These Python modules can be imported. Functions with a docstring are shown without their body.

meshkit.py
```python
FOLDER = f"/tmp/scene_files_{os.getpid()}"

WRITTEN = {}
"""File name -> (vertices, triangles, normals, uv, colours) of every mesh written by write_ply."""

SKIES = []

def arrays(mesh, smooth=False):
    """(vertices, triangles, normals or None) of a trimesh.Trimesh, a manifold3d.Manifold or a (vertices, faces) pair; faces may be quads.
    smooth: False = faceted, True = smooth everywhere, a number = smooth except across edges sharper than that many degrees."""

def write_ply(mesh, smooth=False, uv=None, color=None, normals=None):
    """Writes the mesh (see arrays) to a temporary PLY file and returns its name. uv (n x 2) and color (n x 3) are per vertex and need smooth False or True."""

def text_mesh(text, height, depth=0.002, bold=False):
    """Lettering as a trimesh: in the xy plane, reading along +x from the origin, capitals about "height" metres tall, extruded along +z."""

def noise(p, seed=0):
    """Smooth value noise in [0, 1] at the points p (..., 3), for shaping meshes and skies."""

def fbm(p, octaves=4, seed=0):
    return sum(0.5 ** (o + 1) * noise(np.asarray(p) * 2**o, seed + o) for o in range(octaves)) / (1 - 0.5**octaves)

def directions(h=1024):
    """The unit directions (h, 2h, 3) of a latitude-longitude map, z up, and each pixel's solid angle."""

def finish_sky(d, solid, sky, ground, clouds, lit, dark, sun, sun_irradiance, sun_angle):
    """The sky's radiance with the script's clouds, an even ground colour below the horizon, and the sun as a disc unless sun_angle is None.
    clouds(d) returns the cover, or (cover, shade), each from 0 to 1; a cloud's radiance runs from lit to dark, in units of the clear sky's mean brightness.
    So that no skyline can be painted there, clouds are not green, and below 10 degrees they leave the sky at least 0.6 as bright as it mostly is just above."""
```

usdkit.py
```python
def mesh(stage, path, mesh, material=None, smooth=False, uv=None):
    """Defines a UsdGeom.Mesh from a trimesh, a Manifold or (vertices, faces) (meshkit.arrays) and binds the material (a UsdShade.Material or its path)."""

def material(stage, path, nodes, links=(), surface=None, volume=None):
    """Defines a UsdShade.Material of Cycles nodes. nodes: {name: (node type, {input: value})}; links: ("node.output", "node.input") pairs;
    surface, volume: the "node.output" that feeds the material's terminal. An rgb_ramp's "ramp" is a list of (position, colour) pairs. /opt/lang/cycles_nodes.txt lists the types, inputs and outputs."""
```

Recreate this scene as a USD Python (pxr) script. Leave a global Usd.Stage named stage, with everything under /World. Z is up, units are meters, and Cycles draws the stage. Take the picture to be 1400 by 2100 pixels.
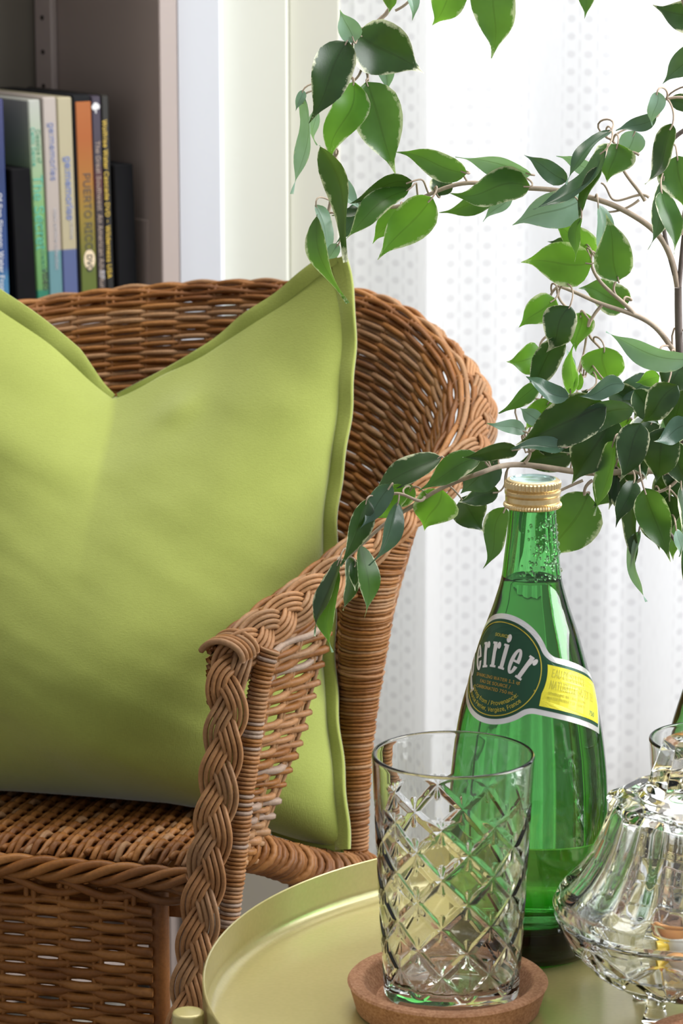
import math, random
import numpy as np, trimesh, shapely, usdkit, meshkit
from shapely.geometry import Polygon, Point, box as sbox, LineString
from shapely import affinity
from shapely.ops import unary_union
from scipy.interpolate import CubicSpline, PchipInterpolator
from pxr import Usd, UsdGeom, UsdLux, UsdShade, Gf, Sdf

stage = Usd.Stage.CreateInMemory()
UsdGeom.SetStageUpAxis(stage, 'Z'); UsdGeom.SetStageMetersPerUnit(stage, 1.0)
UsdGeom.Xform.Define(stage, '/World'); UsdGeom.Scope.Define(stage, '/World/Looks')
rng = np.random.default_rng(7)

# ---------------------------------------------------------------- camera
FPX, PITCH, CZ = 6000.0, math.radians(12.0), 1.04
cam = UsdGeom.Camera.Define(stage, '/World/camera')
cam.AddTranslateOp().Set(Gf.Vec3d(0, 0, CZ)); cam.AddRotateXOp().Set(90 - 12.0)
cam.CreateHorizontalApertureAttr(24.0); cam.CreateVerticalApertureAttr(36.0)
cam.CreateFocalLengthAttr(24.0 * FPX / 1400)
cam.CreateFStopAttr(18.0); cam.CreateFocusDistanceAttr(1.74)
cam.CreateExposureAttr(0.0)

# ---------------------------------------------------------------- sky and lights
dome = UsdLux.DomeLight.Define(stage, '/World/sky')
dome.CreateIntensityAttr(0.165); dome.CreateColorAttr(Gf.Vec3f(0.97, 0.98, 1.0))
def rect_light(name, pos, target, w, h, power, color):
    L = UsdLux.RectLight.Define(stage, '/World/' + name)
    L.CreateWidthAttr(w); L.CreateHeightAttr(h); L.CreateIntensityAttr(power); L.CreateColorAttr(Gf.Vec3f(*color))
    p, t = np.array(pos, float), np.array(target, float)
    z = (p - t) / np.linalg.norm(p - t); x = np.cross([0, 0, 1.0], z)
    x = x / np.linalg.norm(x) if np.linalg.norm(x) > 1e-6 else np.array([1.0, 0, 0]); y = np.cross(z, x)
    L.AddTransformOp().Set(Gf.Matrix4d(*x, 0, *y, 0, *z, 0, *p, 1))
    return L
rect_light('window_daylight', (0.85, 3.75, 1.75), (0.55, 2.8, 0.85), 2.8, 1.8, 4.3, (0.96, 0.98, 1.0))
rect_light('side_fill', (1.70, 1.62, 1.45), (0.1, 1.85, 0.65), 1.4, 1.3, 11.0, (0.97, 0.98, 1.0))  # added fill light from the right; no window is built there
rect_light('overhead_fill', (0.1, 2.36, 2.46), (0.1, 2.37, 0.6), 2.2, 0.72, 8.0, (1.0, 0.955, 0.88))  # unseen overhead light, added to brighten the tops of things

# ---------------------------------------------------------------- pixel helpers (1400 x 2100 frame)
fw, up_, rt = np.array([0, math.cos(PITCH), -math.sin(PITCH)]), np.array([0, math.sin(PITCH), math.cos(PITCH)]), np.array([1.0, 0, 0])
C = np.array([0, 0, CZ])
def ray(px, py): return fw + rt * (px - 700) / FPX + up_ * (1050 - py) / FPX
def at(px, py, Y):
    d = ray(px, py); return C + d * (Y / d[1])
def atz(px, py, z):
    d = ray(px, py); return C + d * ((z - CZ) / d[2])
def ats(l): return np.array([at(*p) for p in l])

# ---------------------------------------------------------------- scene helpers
taken = {}
def numbered(parent, name):
    k = (parent, name); n = taken.get(k, 0); taken[k] = n + 1
    return f'{parent}/{name}' + (f'_{n:03d}' if n else '')
class Thing:
    def __init__(s, path, base): s.path, s.base = path, np.array(base, float)
def data(prim, label=None, cat=None, group=None, kind=None):
    for k, v in (('label', label), ('category', cat), ('group', group), ('kind', kind)):
        if v: prim.SetCustomDataByKey(k, v)
def thing(name, label, cat, base=(0, 0, 0), group=None, kind=None):
    p = numbered('/World', name); x = UsdGeom.Xform.Define(stage, p)
    x.AddTranslateOp().Set(Gf.Vec3d(*map(float, base))); data(x.GetPrim(), label, cat, group, kind)
    return Thing(p, base)
def part(t, name, mesh, mat, smooth=False, label=None, kind=None, uv=None):
    """one mesh, a child of thing or part t, given in world coordinates"""
    p = numbered(t.path, name)
    if isinstance(mesh, tuple): v, f = np.array(mesh[0], float), mesh[1]
    else: v, f = np.array(mesh.vertices, float), mesh.faces
    m = usdkit.mesh(stage, p, (v - t.base, f), M[mat], smooth=smooth, uv=uv)
    data(m.GetPrim(), label, None, None, kind)
    return Thing(p, t.base)
WORLD = Thing('/World', (0, 0, 0))
def setting(name, mesh, mat, smooth=False, uv=None, parent=None):
    t = part(parent or WORLD, name, mesh, mat, smooth, uv=uv)
    if parent is None: data(stage.GetPrimAtPath(t.path), kind='structure')
    return t

def join(l):
    V, Fs, n = [], [], 0
    for m in l:
        v, f = (m if isinstance(m, tuple) else (m.vertices, m.faces)); f = np.asarray(f)
        if f.shape[1] == 4: f = np.vstack([f[:, [0, 1, 2]], f[:, [0, 2, 3]]])
        V.append(np.asarray(v, float)); Fs.append(f + n); n += len(v)
    return np.vstack(V), np.vstack(Fs)
def boxm(lo, hi, M4=None):
    lo, hi = np.array(lo, float), np.array(hi, float)
    b = trimesh.creation.box(hi - lo); b.apply_translation((lo + hi) / 2)
    return b.vertices, b.faces
def bevbox(lo, hi, b=0.001):
    import manifold3d as m3
    lo, hi = np.array(lo, float), np.array(hi, float); pts = []
    for k in range(3):
        l2, h2 = lo + b, hi - b; l2[k], h2[k] = lo[k], hi[k]
        pts += [[x, y, z] for x in (l2[0], h2[0]) for y in (l2[1], h2[1]) for z in (l2[2], h2[2])]
    m = m3.Manifold.hull_points(np.array(pts)).to_mesh()
    return np.array(m.vert_properties[:, :3], float), np.array(m.tri_verts)
def grid_faces(n, m, close_m=False, close_n=False):
    i, j = np.meshgrid(np.arange(n if close_n else n - 1), np.arange(m if close_m else m - 1), indexing='ij')
    a = i * m + j; b = i * m + (j + 1) % m; c = ((i + 1) % n) * m + (j + 1) % m; d = ((i + 1) % n) * m + j
    a, b, c, d = (x.ravel() for x in (a, b, c, d))
    return np.vstack([np.stack([a, b, c], 1), np.stack([a, c, d], 1)])
def spline(pts, n=None, step=None):
    pts = np.asarray(pts, float); d = np.r_[0, np.cumsum(np.linalg.norm(np.diff(pts, axis=0), axis=1))]
    cs = CubicSpline(d, pts) if len(pts) > 2 else (lambda u: pts[0] + (pts[1] - pts[0]) * (np.asarray(u)[..., None] / d[-1]))
    if n is None: n = max(2, int(d[-1] / step) + 1)
    return cs(np.linspace(0, d[-1], n))
def frames(P, ref=None):
    T = np.gradient(P, axis=0); T /= np.maximum(np.linalg.norm(T, axis=1, keepdims=True), 1e-12)
    N = np.zeros_like(P); a = np.array([0, 0, 1.0]) if ref is None else np.asarray(ref, float)
    if abs(T[0] @ a) > 0.95: a = np.array([1.0, 0.2, 0])
    for i in range(len(P)):
        a = a - (a @ T[i]) * T[i]; a /= max(np.linalg.norm(a), 1e-12); N[i] = a
    return T, N, np.cross(T, N)
def tube(P, r, sides=6, cap=True, flat=1.0):
    P = np.asarray(P, float); T, N, B = frames(P); r = np.broadcast_to(r, (len(P),))
    th = np.arange(sides) * 2 * math.pi / sides
    V = P[:, None] + r[:, None, None] * (N[:, None] * np.cos(th)[None, :, None] + flat * B[:, None] * np.sin(th)[None, :, None])
    V = V.reshape(-1, 3); Fc = grid_faces(len(P), sides, close_m=True)[:, ::-1]
    if cap:
        n = len(V); V = np.vstack([V, P[0], P[-1]]); k = np.arange(sides); k2 = (k + 1) % sides; o = (len(P) - 1) * sides
        Fc = np.vstack([Fc, np.stack([k, np.full(sides, n), k2], 1)[:, ::-1][:, [0, 1, 2]], np.stack([o + k, o + k2, np.full(sides, n + 1)], 1)])
    return V, Fc[:, ::-1]
def lathe(prof, seg=96, center=(0, 0, 0), rad=None, close=False):
    """prof: (r, z) points from the bottom axis outwards and up; rad(theta, r, z) may bend the radius"""
    prof = np.asarray(prof, float); th = np.arange(seg) * 2 * math.pi / seg
    R, Z = np.repeat(prof[:, 0:1], seg, 1), np.repeat(prof[:, 1:2], seg, 1); TH = np.repeat(th[None], len(prof), 0)
    if rad is not None: R = rad(TH, R, Z)
    V = np.stack([center[0] + R * np.cos(TH), center[1] + R * np.sin(TH), center[2] + Z], -1).reshape(-1, 3)
    return V, grid_faces(len(prof), seg, close_m=True, close_n=close)
def resample(prof, step):
    prof = np.asarray(prof, float); d = np.r_[0, np.cumsum(np.hypot(*np.diff(prof, axis=0).T))]
    u = np.unique(np.r_[np.linspace(0, d[-1], int(d[-1] / step) + 2), d]); return np.stack([np.interp(u, d, prof[:, k]) for k in (0, 1)], 1)
def unit(v): v = np.asarray(v, float); return v / max(np.linalg.norm(v), 1e-12)

# ---------------------------------------------------------------- materials
M = {}
class G:
    """a small node-graph writer"""
    def __init__(s): s.n, s.l, s.k = {}, [], 0
    def add(s, kind, **inp):
        s.k += 1; nm = f'n{s.k}'; vals = {}
        for k, v in inp.items():
            k = k.rstrip('_')
            if isinstance(v, str) and '.' in v and v.split('.')[0] in s.n: s.l.append((v, f'{nm}.{k}'))
            else: vals[k] = v
        s.n[nm] = (kind, vals); return nm
    def math(s, op, a, b=0.0, c=0.0, clamp=False):
        return s.add('math', math_type=op, value1=a, value2=b, value3=c, use_clamp=clamp) + '.value'
    def mixc(s, fac, a, b, blend='mix'): return s.add('mix', mix_type=blend, fac=fac, color1=a, color2=b) + '.color'
    def noise(s, vec, scale, detail=3.0, rough=0.5): return s.add('noise_texture', vector=vec, scale=scale, detail=detail, roughness=rough) + '.fac'
    def pos(s, sc=None):
        g = s.add('geometry') + '.position'
        return g if sc is None else s.add('mapping', vector=g, scale=sc) + '.vector'
    def ramp(s, fac, stops): return s.add('rgb_ramp', fac=fac, ramp=stops) + '.color'
    def bump(s, h, strength=0.3, dist=0.001): return s.add('bump', height=h, strength=strength, distance=dist) + '.normal'
    def pbsdf(s, **k): return s.add('principled_bsdf', **k) + '.BSDF'
    def make(s, name, surface): M[name] = usdkit.material(stage, '/World/Looks/' + name, s.n, s.l, surface=surface)
def plain(name, col, rough=0.5, var=0.06, scale=30.0, bump=0.0, bscale=200.0, **kw):
    g = G(); p = g.pos(); n = g.noise(p, scale)
    c0 = tuple(max(0, x * (1 - var)) for x in col); c1 = tuple(min(1, x * (1 + var)) for x in col)
    col_ = g.ramp(n, [(0.3, c0), (0.7, c1)])
    if bump: kw['normal'] = g.bump(g.noise(p, bscale), bump, 0.001)
    g.make(name, g.pbsdf(base_color=col_, roughness=rough, **kw))
plain('wall_cream', (0.65, 0.66, 0.585), 0.7, 0.02, 3, 0.05, 300)
plain('wall_white', (0.70, 0.73, 0.79), 0.6, 0.01, 3)
plain('casing_beige', (0.57, 0.57, 0.495), 0.6, 0.02, 3)
plain('baseboard_shade', (0.27, 0.245, 0.20), 0.6, 0.04, 5)  # brown tone stands in for shade low on the wall
plain('ceiling_paint', (0.85, 0.85, 0.84), 0.8, 0.01, 3)
plain('floor_carpet', (0.25, 0.23, 0.20), 0.95, 0.12, 120, 0.3, 400)
plain('shelf_taupe', (0.32, 0.262, 0.24), 0.45, 0.03, 5)
plain('shelf_back', (0.20, 0.18, 0.145), 0.6, 0.03, 5)
plain('strip_taupe', (0.46, 0.39, 0.37), 0.4, 0.03, 5)
plain('hole_dark', (0.03, 0.025, 0.02), 0.8)
plain('black_plastic', (0.008, 0.008, 0.009), 0.8, 0.1, specular_ior_level=0.06)
plain('black_sheen', (0.012, 0.013, 0.015), 0.7, 0.1, specular_ior_level=0.1)
plain('pvc_white', (0.62, 0.60, 0.55), 0.35, 0.03)
plain('candy_yellow', (0.9, 0.62, 0.03), 0.3)
plain('candy_white', (0.85, 0.83, 0.78), 0.3)
plain('candy_orange', (0.75, 0.33, 0.08), 0.3)
plain('soil', (0.06, 0.04, 0.03), 0.9, 0.3)
plain('pot_clay', (0.5, 0.48, 0.44), 0.6)
for nm, col in dict(ink_green=(0.05, 0.22, 0.12), ink_blue=(0.12, 0.16, 0.33), ink_grey=(0.38, 0.37, 0.40), ink_dark=(0.02, 0.02, 0.02), ink_white=(0.6, 0.6, 0.62),
                    ink_gold=(0.62, 0.42, 0.03), ink_sand=(0.33, 0.25, 0.2), ink_cream=(0.62, 0.5, 0.33), ink_teal=(0.06, 0.35, 0.25)).items():
    plain(nm, col, 0.4, 0.02)
def spine(name, stops, z0, z1):
    stops = [(a, tuple(0.72 * x for x in c)) for a, c in stops]
    g = G(); s = g.add('separate_xyz', vector=g.pos()); f = g.add('map_range', value=s + '.z', from_min=z0, from_max=z1, to_min=0.0, to_max=1.0, clamp=True) + '.result'
    g.make(name, g.pbsdf(base_color=g.ramp(f, stops), roughness=0.42, specular_ior_level=0.25))

# wicker: cane in a few tones, each with a grain along it and darker stains
def wicker(name, dark, light, stain):
    g = G(); p = g.pos(); n1 = g.noise(p, 24, 3); n2 = g.noise(p, 420, 2); n3 = g.noise(p, 9, 2)
    c = g.ramp(n1, [(0.25, dark), (0.75, light)])
    c = g.mixc(g.math('multiply', g.ramp(n3, [(0.52, (0, 0, 0)), (0.66, (1, 1, 1))]), 0.55), c, stain)
    c = g.mixc(0.5, c, g.ramp(n2, [(0.3, (0.6, 0.6, 0.6)), (0.7, (1, 1, 1))]), 'multiply')
    g.make(name, g.pbsdf(base_color=c, roughness=0.5, specular_ior_level=0.28, normal=g.bump(n2, 0.35, 0.0006)))
wicker('cane_a', (0.189, 0.067, 0.013), (0.324, 0.132, 0.031), (0.12, 0.05, 0.02))
wicker('cane_b', (0.232, 0.090, 0.020), (0.383, 0.168, 0.048), (0.16, 0.07, 0.03))
wicker('cane_c', (0.146, 0.048, 0.009), (0.259, 0.101, 0.023), (0.10, 0.045, 0.02))
wicker('cane_d', (0.258, 0.129, 0.056), (0.404, 0.224, 0.107), (0.26, 0.15, 0.09))
wicker('cane_braid', (0.30, 0.135, 0.050), (0.45, 0.235, 0.105), (0.22, 0.095, 0.035))
wicker('cane_grey', (0.28, 0.19, 0.14), (0.45, 0.33, 0.25), (0.2, 0.14, 0.1))
CANES = ['cane_a', 'cane_b', 'cane_c', 'cane_a', 'cane_b', 'cane_d']

# cushion linen
g = G(); p = g.pos(); n = g.noise(p, 14, 4); w1 = g.noise(g.pos((1500, 1500, 300)), 1.0, 1); w2 = g.noise(g.pos((350, 350, 1800)), 1.0, 1)
th = g.math('add', w1, w2); c = g.ramp(n, [(0.3, (0.275, 0.322, 0.054)), (0.7, (0.31, 0.36, 0.067))])
c = g.mixc(0.35, c, g.ramp(g.math('multiply', th, 0.5), [(0.3, (0.72, 0.72, 0.68)), (0.7, (1, 1, 1))]), 'multiply')
g.make('linen_green', g.pbsdf(base_color=c, roughness=0.85, sheen_weight=0.45, sheen_roughness=0.45, normal=g.bump(th, 0.25, 0.0006)))

# tray lacquer, cork, metals
g = G(); n = g.noise(g.pos(), 400, 2)
g.make('tray_lacquer', g.pbsdf(base_color=g.ramp(n, [(0.3, (0.47, 0.405, 0.165)), (0.7, (0.50, 0.43, 0.18))]), roughness=0.33, metallic=0.25, coat_weight=0.4, coat_roughness=0.16, normal=g.bump(n, 0.015, 0.0004)))
g = G(); n = g.noise(g.pos(), 700, 3); n2 = g.noise(g.pos(), 160, 3)
c = g.ramp(n, [(0.3, (0.30, 0.135, 0.065)), (0.5, (0.42, 0.21, 0.11)), (0.72, (0.52, 0.29, 0.17))])
g.make('cork', g.pbsdf(base_color=g.mixc(0.3, c, g.ramp(n2, [(0.35, (0.5, 0.4, 0.35)), (0.6, (1, 1, 1))]), 'multiply'), roughness=0.85, normal=g.bump(n, 0.4, 0.0006)))
g = G(); n = g.noise(g.pos(), 500, 2)
g.make('cap_gold', g.pbsdf(base_color=g.ramp(n, [(0.3, (0.74, 0.56, 0.29)), (0.7, (0.82, 0.65, 0.38))]), metallic=0.9, roughness=0.3))
g = G(); g.make('cap_top', g.pbsdf(base_color=(0.55, 0.75, 0.74), metallic=0.8, roughness=0.12))
g = G(); n = g.noise(g.pos(), 60, 2)
g.make('label_silver', g.pbsdf(base_color=g.ramp(n, [(0.3, (0.68, 0.66, 0.64)), (0.7, (0.82, 0.81, 0.80))]), metallic=0.7, roughness=0.28))
plain('label_green', (0.012, 0.065, 0.03), 0.28, 0.05, 40, metallic=0.35)
plain('label_yellow', (0.80, 0.72, 0.05), 0.3, 0.04, 40, metallic=0.3)
plain('label_gold', (0.62, 0.5, 0.06), 0.3, 0.04, 40, metallic=0.4)
plain('label_white', (0.74, 0.70, 0.68), 0.35, 0.03, 40, metallic=0.3)
plain('label_rust', (0.55, 0.33, 0.05), 0.3, 0.03, 40, metallic=0.3)
plain('label_olive', (0.52, 0.49, 0.05), 0.4, 0.03, 40)
# glass
def glass(name, col, ior=1.5, rough=0.0):
    g = G(); g.make(name, g.pbsdf(base_color=col, roughness=rough, ior=ior, transmission_weight=1.0, specular_ior_level=0.5))
glass('glass_clear', (0.985, 0.995, 0.99), 1.5)
g = G(); sf = g.pbsdf(base_color=(1, 1, 1), roughness=0.0, ior=1.5, transmission_weight=1.0); vo = g.add('absorption_volume', color=(0.04, 0.77, 0.06), density=340.0) + '.volume'
M['glass_bottle'] = usdkit.material(stage, '/World/Looks/glass_bottle', g.n, g.l, surface=sf, volume=vo)
glass('glass_drops', (0.97, 1.0, 0.98), 1.35, 0.05)
glass('water_clear', (0.80, 0.97, 0.82), 1.33)
g = G(); t = g.add('transparent_bsdf', color=(0.97, 0.98, 0.98)) + '.BSDF'; gl = g.add('glossy_bsdf', roughness=0.02, color=(1, 1, 1)) + '.BSDF'
g.make('window_pane', g.add('mix_closure', fac=g.add('fresnel', IOR=1.45) + '.fac', closure1=t, closure2=gl) + '.closure')

# leaves: cream margin, midrib groove; the underside is paler; tone copies paint in light and shade
def leaf_mat(name, green, green2, under, cream=(0.66, 0.68, 0.46), trans=0.35, margin=0.80, gloss=0.34, tl=(0.28, 0.60, 0.05)):
    g = G(); uv = g.add('separate_xyz', vector=g.add('uvmap', attribute='st') + '.UV'); p = g.pos()
    a = g.math('absolute', g.math('multiply_add', uv + '.x', 2.0, -1.0))
    n = g.noise(p, 260, 4, 0.7); n2 = g.noise(p, 60, 3)
    e = g.math('maximum', g.math('multiply', a, 0.97), g.math('multiply_add', uv + '.y', 1.25, -0.28))
    m = g.math('add', e, g.math('add', g.math('multiply_add', n, 0.5, -0.25), g.math('multiply_add', n2, 0.8, -0.46)))
    fac = g.add('map_range', value=m, from_min=margin, from_max=margin + 0.14, to_min=0.0, to_max=1.0, clamp=True) + '.result'
    col = g.ramp(n2, [(0.3, green), (0.7, green2)])
    col = g.mixc(g.math('multiply', g.math('less_than', a, 0.045), 0.5), col, tuple(0.35 * x for x in green))
    col = g.mixc(fac, col, cream)
    und = g.mixc(g.math('multiply', fac, 0.6), under, cream)
    colb = g.mixc(g.add('geometry') + '.backfacing', col, und)
    d = g.pbsdf(base_color=colb, roughness=gloss, normal=g.bump(g.noise(p, 900, 2), 0.08, 0.0004))
    t = g.add('translucent_bsdf', color=g.mixc(0.6, col, tl)) + '.BSDF'
    g.make(name, g.add('mix_closure', fac=trans, closure1=d, closure2=t) + '.closure')
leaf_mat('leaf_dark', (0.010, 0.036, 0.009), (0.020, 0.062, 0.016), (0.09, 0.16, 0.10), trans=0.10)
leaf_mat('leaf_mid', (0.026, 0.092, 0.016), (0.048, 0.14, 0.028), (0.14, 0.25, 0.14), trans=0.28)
leaf_mat('leaf_backlit', (0.06, 0.20, 0.012), (0.10, 0.28, 0.02), (0.16, 0.33, 0.10), trans=0.46, tl=(0.32, 0.68, 0.06))  # yellow-green copy: the glow of backlit leaves put into the colour
leaf_mat('leaf_pale', (0.22, 0.36, 0.27), (0.30, 0.45, 0.37), (0.30, 0.45, 0.38), trans=0.25, margin=0.92, gloss=0.3)  # pale copy: undersides, and sky reflection put into the colour
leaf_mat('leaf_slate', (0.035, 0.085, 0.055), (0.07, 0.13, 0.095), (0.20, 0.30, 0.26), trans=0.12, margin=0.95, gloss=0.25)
plain('stem_tan', (0.42, 0.33, 0.25), 0.6, 0.2, 90, 0.3, 300)
plain('stem_dark', (0.13, 0.10, 0.085), 0.6, 0.3, 60, 0.3, 300)

# lace curtain: columns of dots and dashes woven into bands, plain bands between
g = G(); uv = g.add('separate_xyz', vector=g.add('uvmap', attribute='st') + '.UV'); U, V_ = uv + '.x', uv + '.y'
CW, CH = 0.0178, 0.0166
def cell(x, w, off=0.0): return g.math('subtract', g.math('fraction', g.math('multiply_add', x, 1 / w, off)), 0.5)
def ell(dx, dy, w, h, rx, ry):
    q = g.math('add', g.math('power', g.math('absolute', g.math('multiply', dx, w / rx)), 2.0), g.math('power', g.math('absolute', g.math('multiply', dy, h / ry)), 2.0))
    return g.add('map_range', value=q, from_min=0.55, from_max=1.15, to_min=1.0, to_max=0.0, clamp=True) + '.result'
dots = ell(cell(U, CW), cell(V_, CH), CW, CH, 0.0044, 0.0037)
dash = ell(cell(U, CW, 0.5), cell(V_, CH, 0.5), CW, CH, 0.0014, 0.0066)
band = g.math('less_than', g.math('fraction', g.math('multiply', U, 1 / 0.1246)), 0.72)
mask = g.math('multiply', g.math('maximum', dots, g.math('multiply', dash, 0.8)), band)
thr = g.noise(g.add('mapping', vector=g.add('uvmap', attribute='st') + '.UV', scale=(1400, 60, 1)) + '.vector', 1.0, 2)
col = g.mixc(mask, (0.93, 0.93, 0.945), (0.81, 0.805, 0.825))
col = g.mixc(0.10, col, g.ramp(thr, [(0.35, (0.5, 0.5, 0.5)), (0.65, (1, 1, 1))]), 'multiply')
df = g.add('diffuse_bsdf', color=col) + '.BSDF'; tl = g.add('translucent_bsdf', color=col) + '.BSDF'
g.make('lace', g.add('mix_closure', fac=0.55, closure1=df, closure2=tl) + '.closure')

# ================================================================ the setting
setting('floor', boxm((-2.5, -1.5, -0.05), (3.0, 3.1, 0.0)), 'floor_carpet')
setting('ceiling', boxm((-2.5, 0.3, 2.5), (3.0, 3.1, 2.55)), 'ceiling_paint')
# window wall: solid below the sill and at the left, open above
WY = 2.93
setting('wall_back', join([boxm((-0.9, WY, 0.0), (2.6, WY + 0.12, 0.26)), boxm((-0.9, WY, 0.26), (0.03, WY + 0.12, 2.5)), boxm((0.03, WY, 2.2), (2.6, WY + 0.12, 2.5))]), 'wall_cream')
w = setting('window_1', join([boxm((0.03, WY + 0.03, 0.26), (0.08, WY + 0.09, 2.2)), boxm((2.05, WY + 0.03, 0.26), (2.1, WY + 0.09, 2.2)), boxm((0.03, WY + 0.03, 0.26), (2.1, WY + 0.09, 0.30)), boxm((0.03, WY + 0.03, 2.15), (2.1, WY + 0.09, 2.2))]), 'wall_white')
part(w, 'pane', boxm((0.08, WY + 0.055, 0.30), (2.05, WY + 0.061, 2.15)), 'window_pane')
part(w, 'sill', bevbox((0.0, WY - 0.04, 0.24), (2.12, WY + 0.03, 0.265), 0.003), 'wall_white')
setting('wall_right', boxm((2.6, 0.3, 0), (2.7, 3.05, 2.5)), 'wall_cream')
setting('wall_left', boxm((-2.5, 1.6, 0), (-2.4, 3.05, 2.5)), 'wall_cream')
# strips between bookcase and curtain
XA, XB, XC, XD = (at(px, 300, 2.67)[0] for px in (366, 456, 591, 697))
setting('trim_1', bevbox((XA - 0.001, 2.665, 0), (XB, 2.80, 2.5), 0.002), 'wall_white')
setting('wall_back', bevbox((XB - 0.002, 2.69, 0), (at(591, 300, 2.69)[0], WY, 2.5), 0.002), 'wall_cream')
setting('trim_2', bevbox((at(591, 300, 2.69)[0], 2.705, 0), (at(697, 300, 2.705)[0], WY, 2.5), 0.002), 'casing_beige')
setting('baseboard_shade_strip', bevbox((XA, 2.64, 0), (at(697, 300, 2.69)[0], 2.66, 0.19), 0.003), 'baseboard_shade')  # dark strip painting in the shade at the wall foot behind the chair

# ---- curtain
nu, nv = 420, 90
xs = np.linspace(-0.012, 1.15, nu); zs = np.linspace(0.02, 2.12, nv)
ph = 38 * xs + 1.2 * np.sin(5 * xs) + 0.9 * np.sin(11 * xs + 1)
CV = np.zeros((nu, nv, 3)); 
for j, z in enumerate(zs):
    a = 0.020 - 0.004 * z / 2
    CV[:, j, 0] = xs + 0.010 * np.sin(2 * ph + 0.5) * (0.6 + 0.2 * np.sin(2 * z))
    CV[:, j, 1] = 2.80 + a * np.sin(ph + 0.25 * z) + 0.006 * np.sin(2.3 * ph + 1.0 + 0.4 * z)
    CV[:, j, 2] = z
ul = np.r_[0, np.cumsum(np.linalg.norm(np.diff(CV[:, 45], axis=0), axis=1))]
uvs = np.stack([np.repeat(ul[:, None], nv, 1), np.repeat(zs[None], nu, 0)], -1).reshape(-1, 2)
t = thing('lace_curtain', 'sheer white lace curtain with woven dots hanging in folds at the bright window', 'curtain', (0.55, 2.80, 0.02))
part(t, 'cloth', (CV.reshape(-1, 3), grid_faces(nu, nv)), 'lace', True, uv=uvs)
part(t, 'rod', tube(np.array([[-0.08, 2.80, 2.13], [1.3, 2.80, 2.13]]), 0.012, 12), 'wall_white', True)

# ================================================================ bookcase
UB, NB = unit([0.81, 0.587, 0]), unit([0.587, -0.81, 0])        # along the shelf to the right; out of its front
BC = at(366, 300, 2.655); BC[2] = 0                                # front right outer corner
def bpt(u, d, z): return BC + UB * u - NB * d + np.array([0, 0, z])
def bbox_(u0, u1, d0, d1, z0, z1, b=0.001):
    v, f = bevbox((u0, d0, z0), (u1, d1, z1), b)
    return np.array([bpt(*p) for p in v]), f[:, ::-1]
def shelf_uz(px, py, d=0.0):
    """where the ray of a pixel meets the plane d behind the bookcase's front: (u, z)"""
    q = BC - NB * d; r = ray(px, py); k = ((q - C) @ NB) / (r @ NB); P = C + r * k
    return (P - BC) @ UB, P[2]
TH = 0.019; DEP = 0.225; SH = 0.668
t = thing('bookcase', 'taupe open bookcase with drilled uprights standing behind the wicker chair', 'bookcase', bpt(-0.4, 0.1, 0))
part(t, 'side_panel', bbox_(-TH, 0, 0, DEP, 0.0, 2.1), 'shelf_taupe')
zl = shelf_uz(320, 443, 0.05)[1]
part(t, 'side_panel', bbox_(-TH - 0.0012, -TH, 0.022, DEP - 0.03, 0.05, zl, 0.0004), 'shelf_taupe')
part(t, 'side_panel', bbox_(-0.82, -0.82 + TH, 0, DEP, 0.0, 2.1), 'shelf_taupe')
part(t, 'back_panel', bbox_(-0.82 + TH, -TH, DEP - 0.006, DEP, 0.05, 2.1), 'shelf_back')
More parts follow.
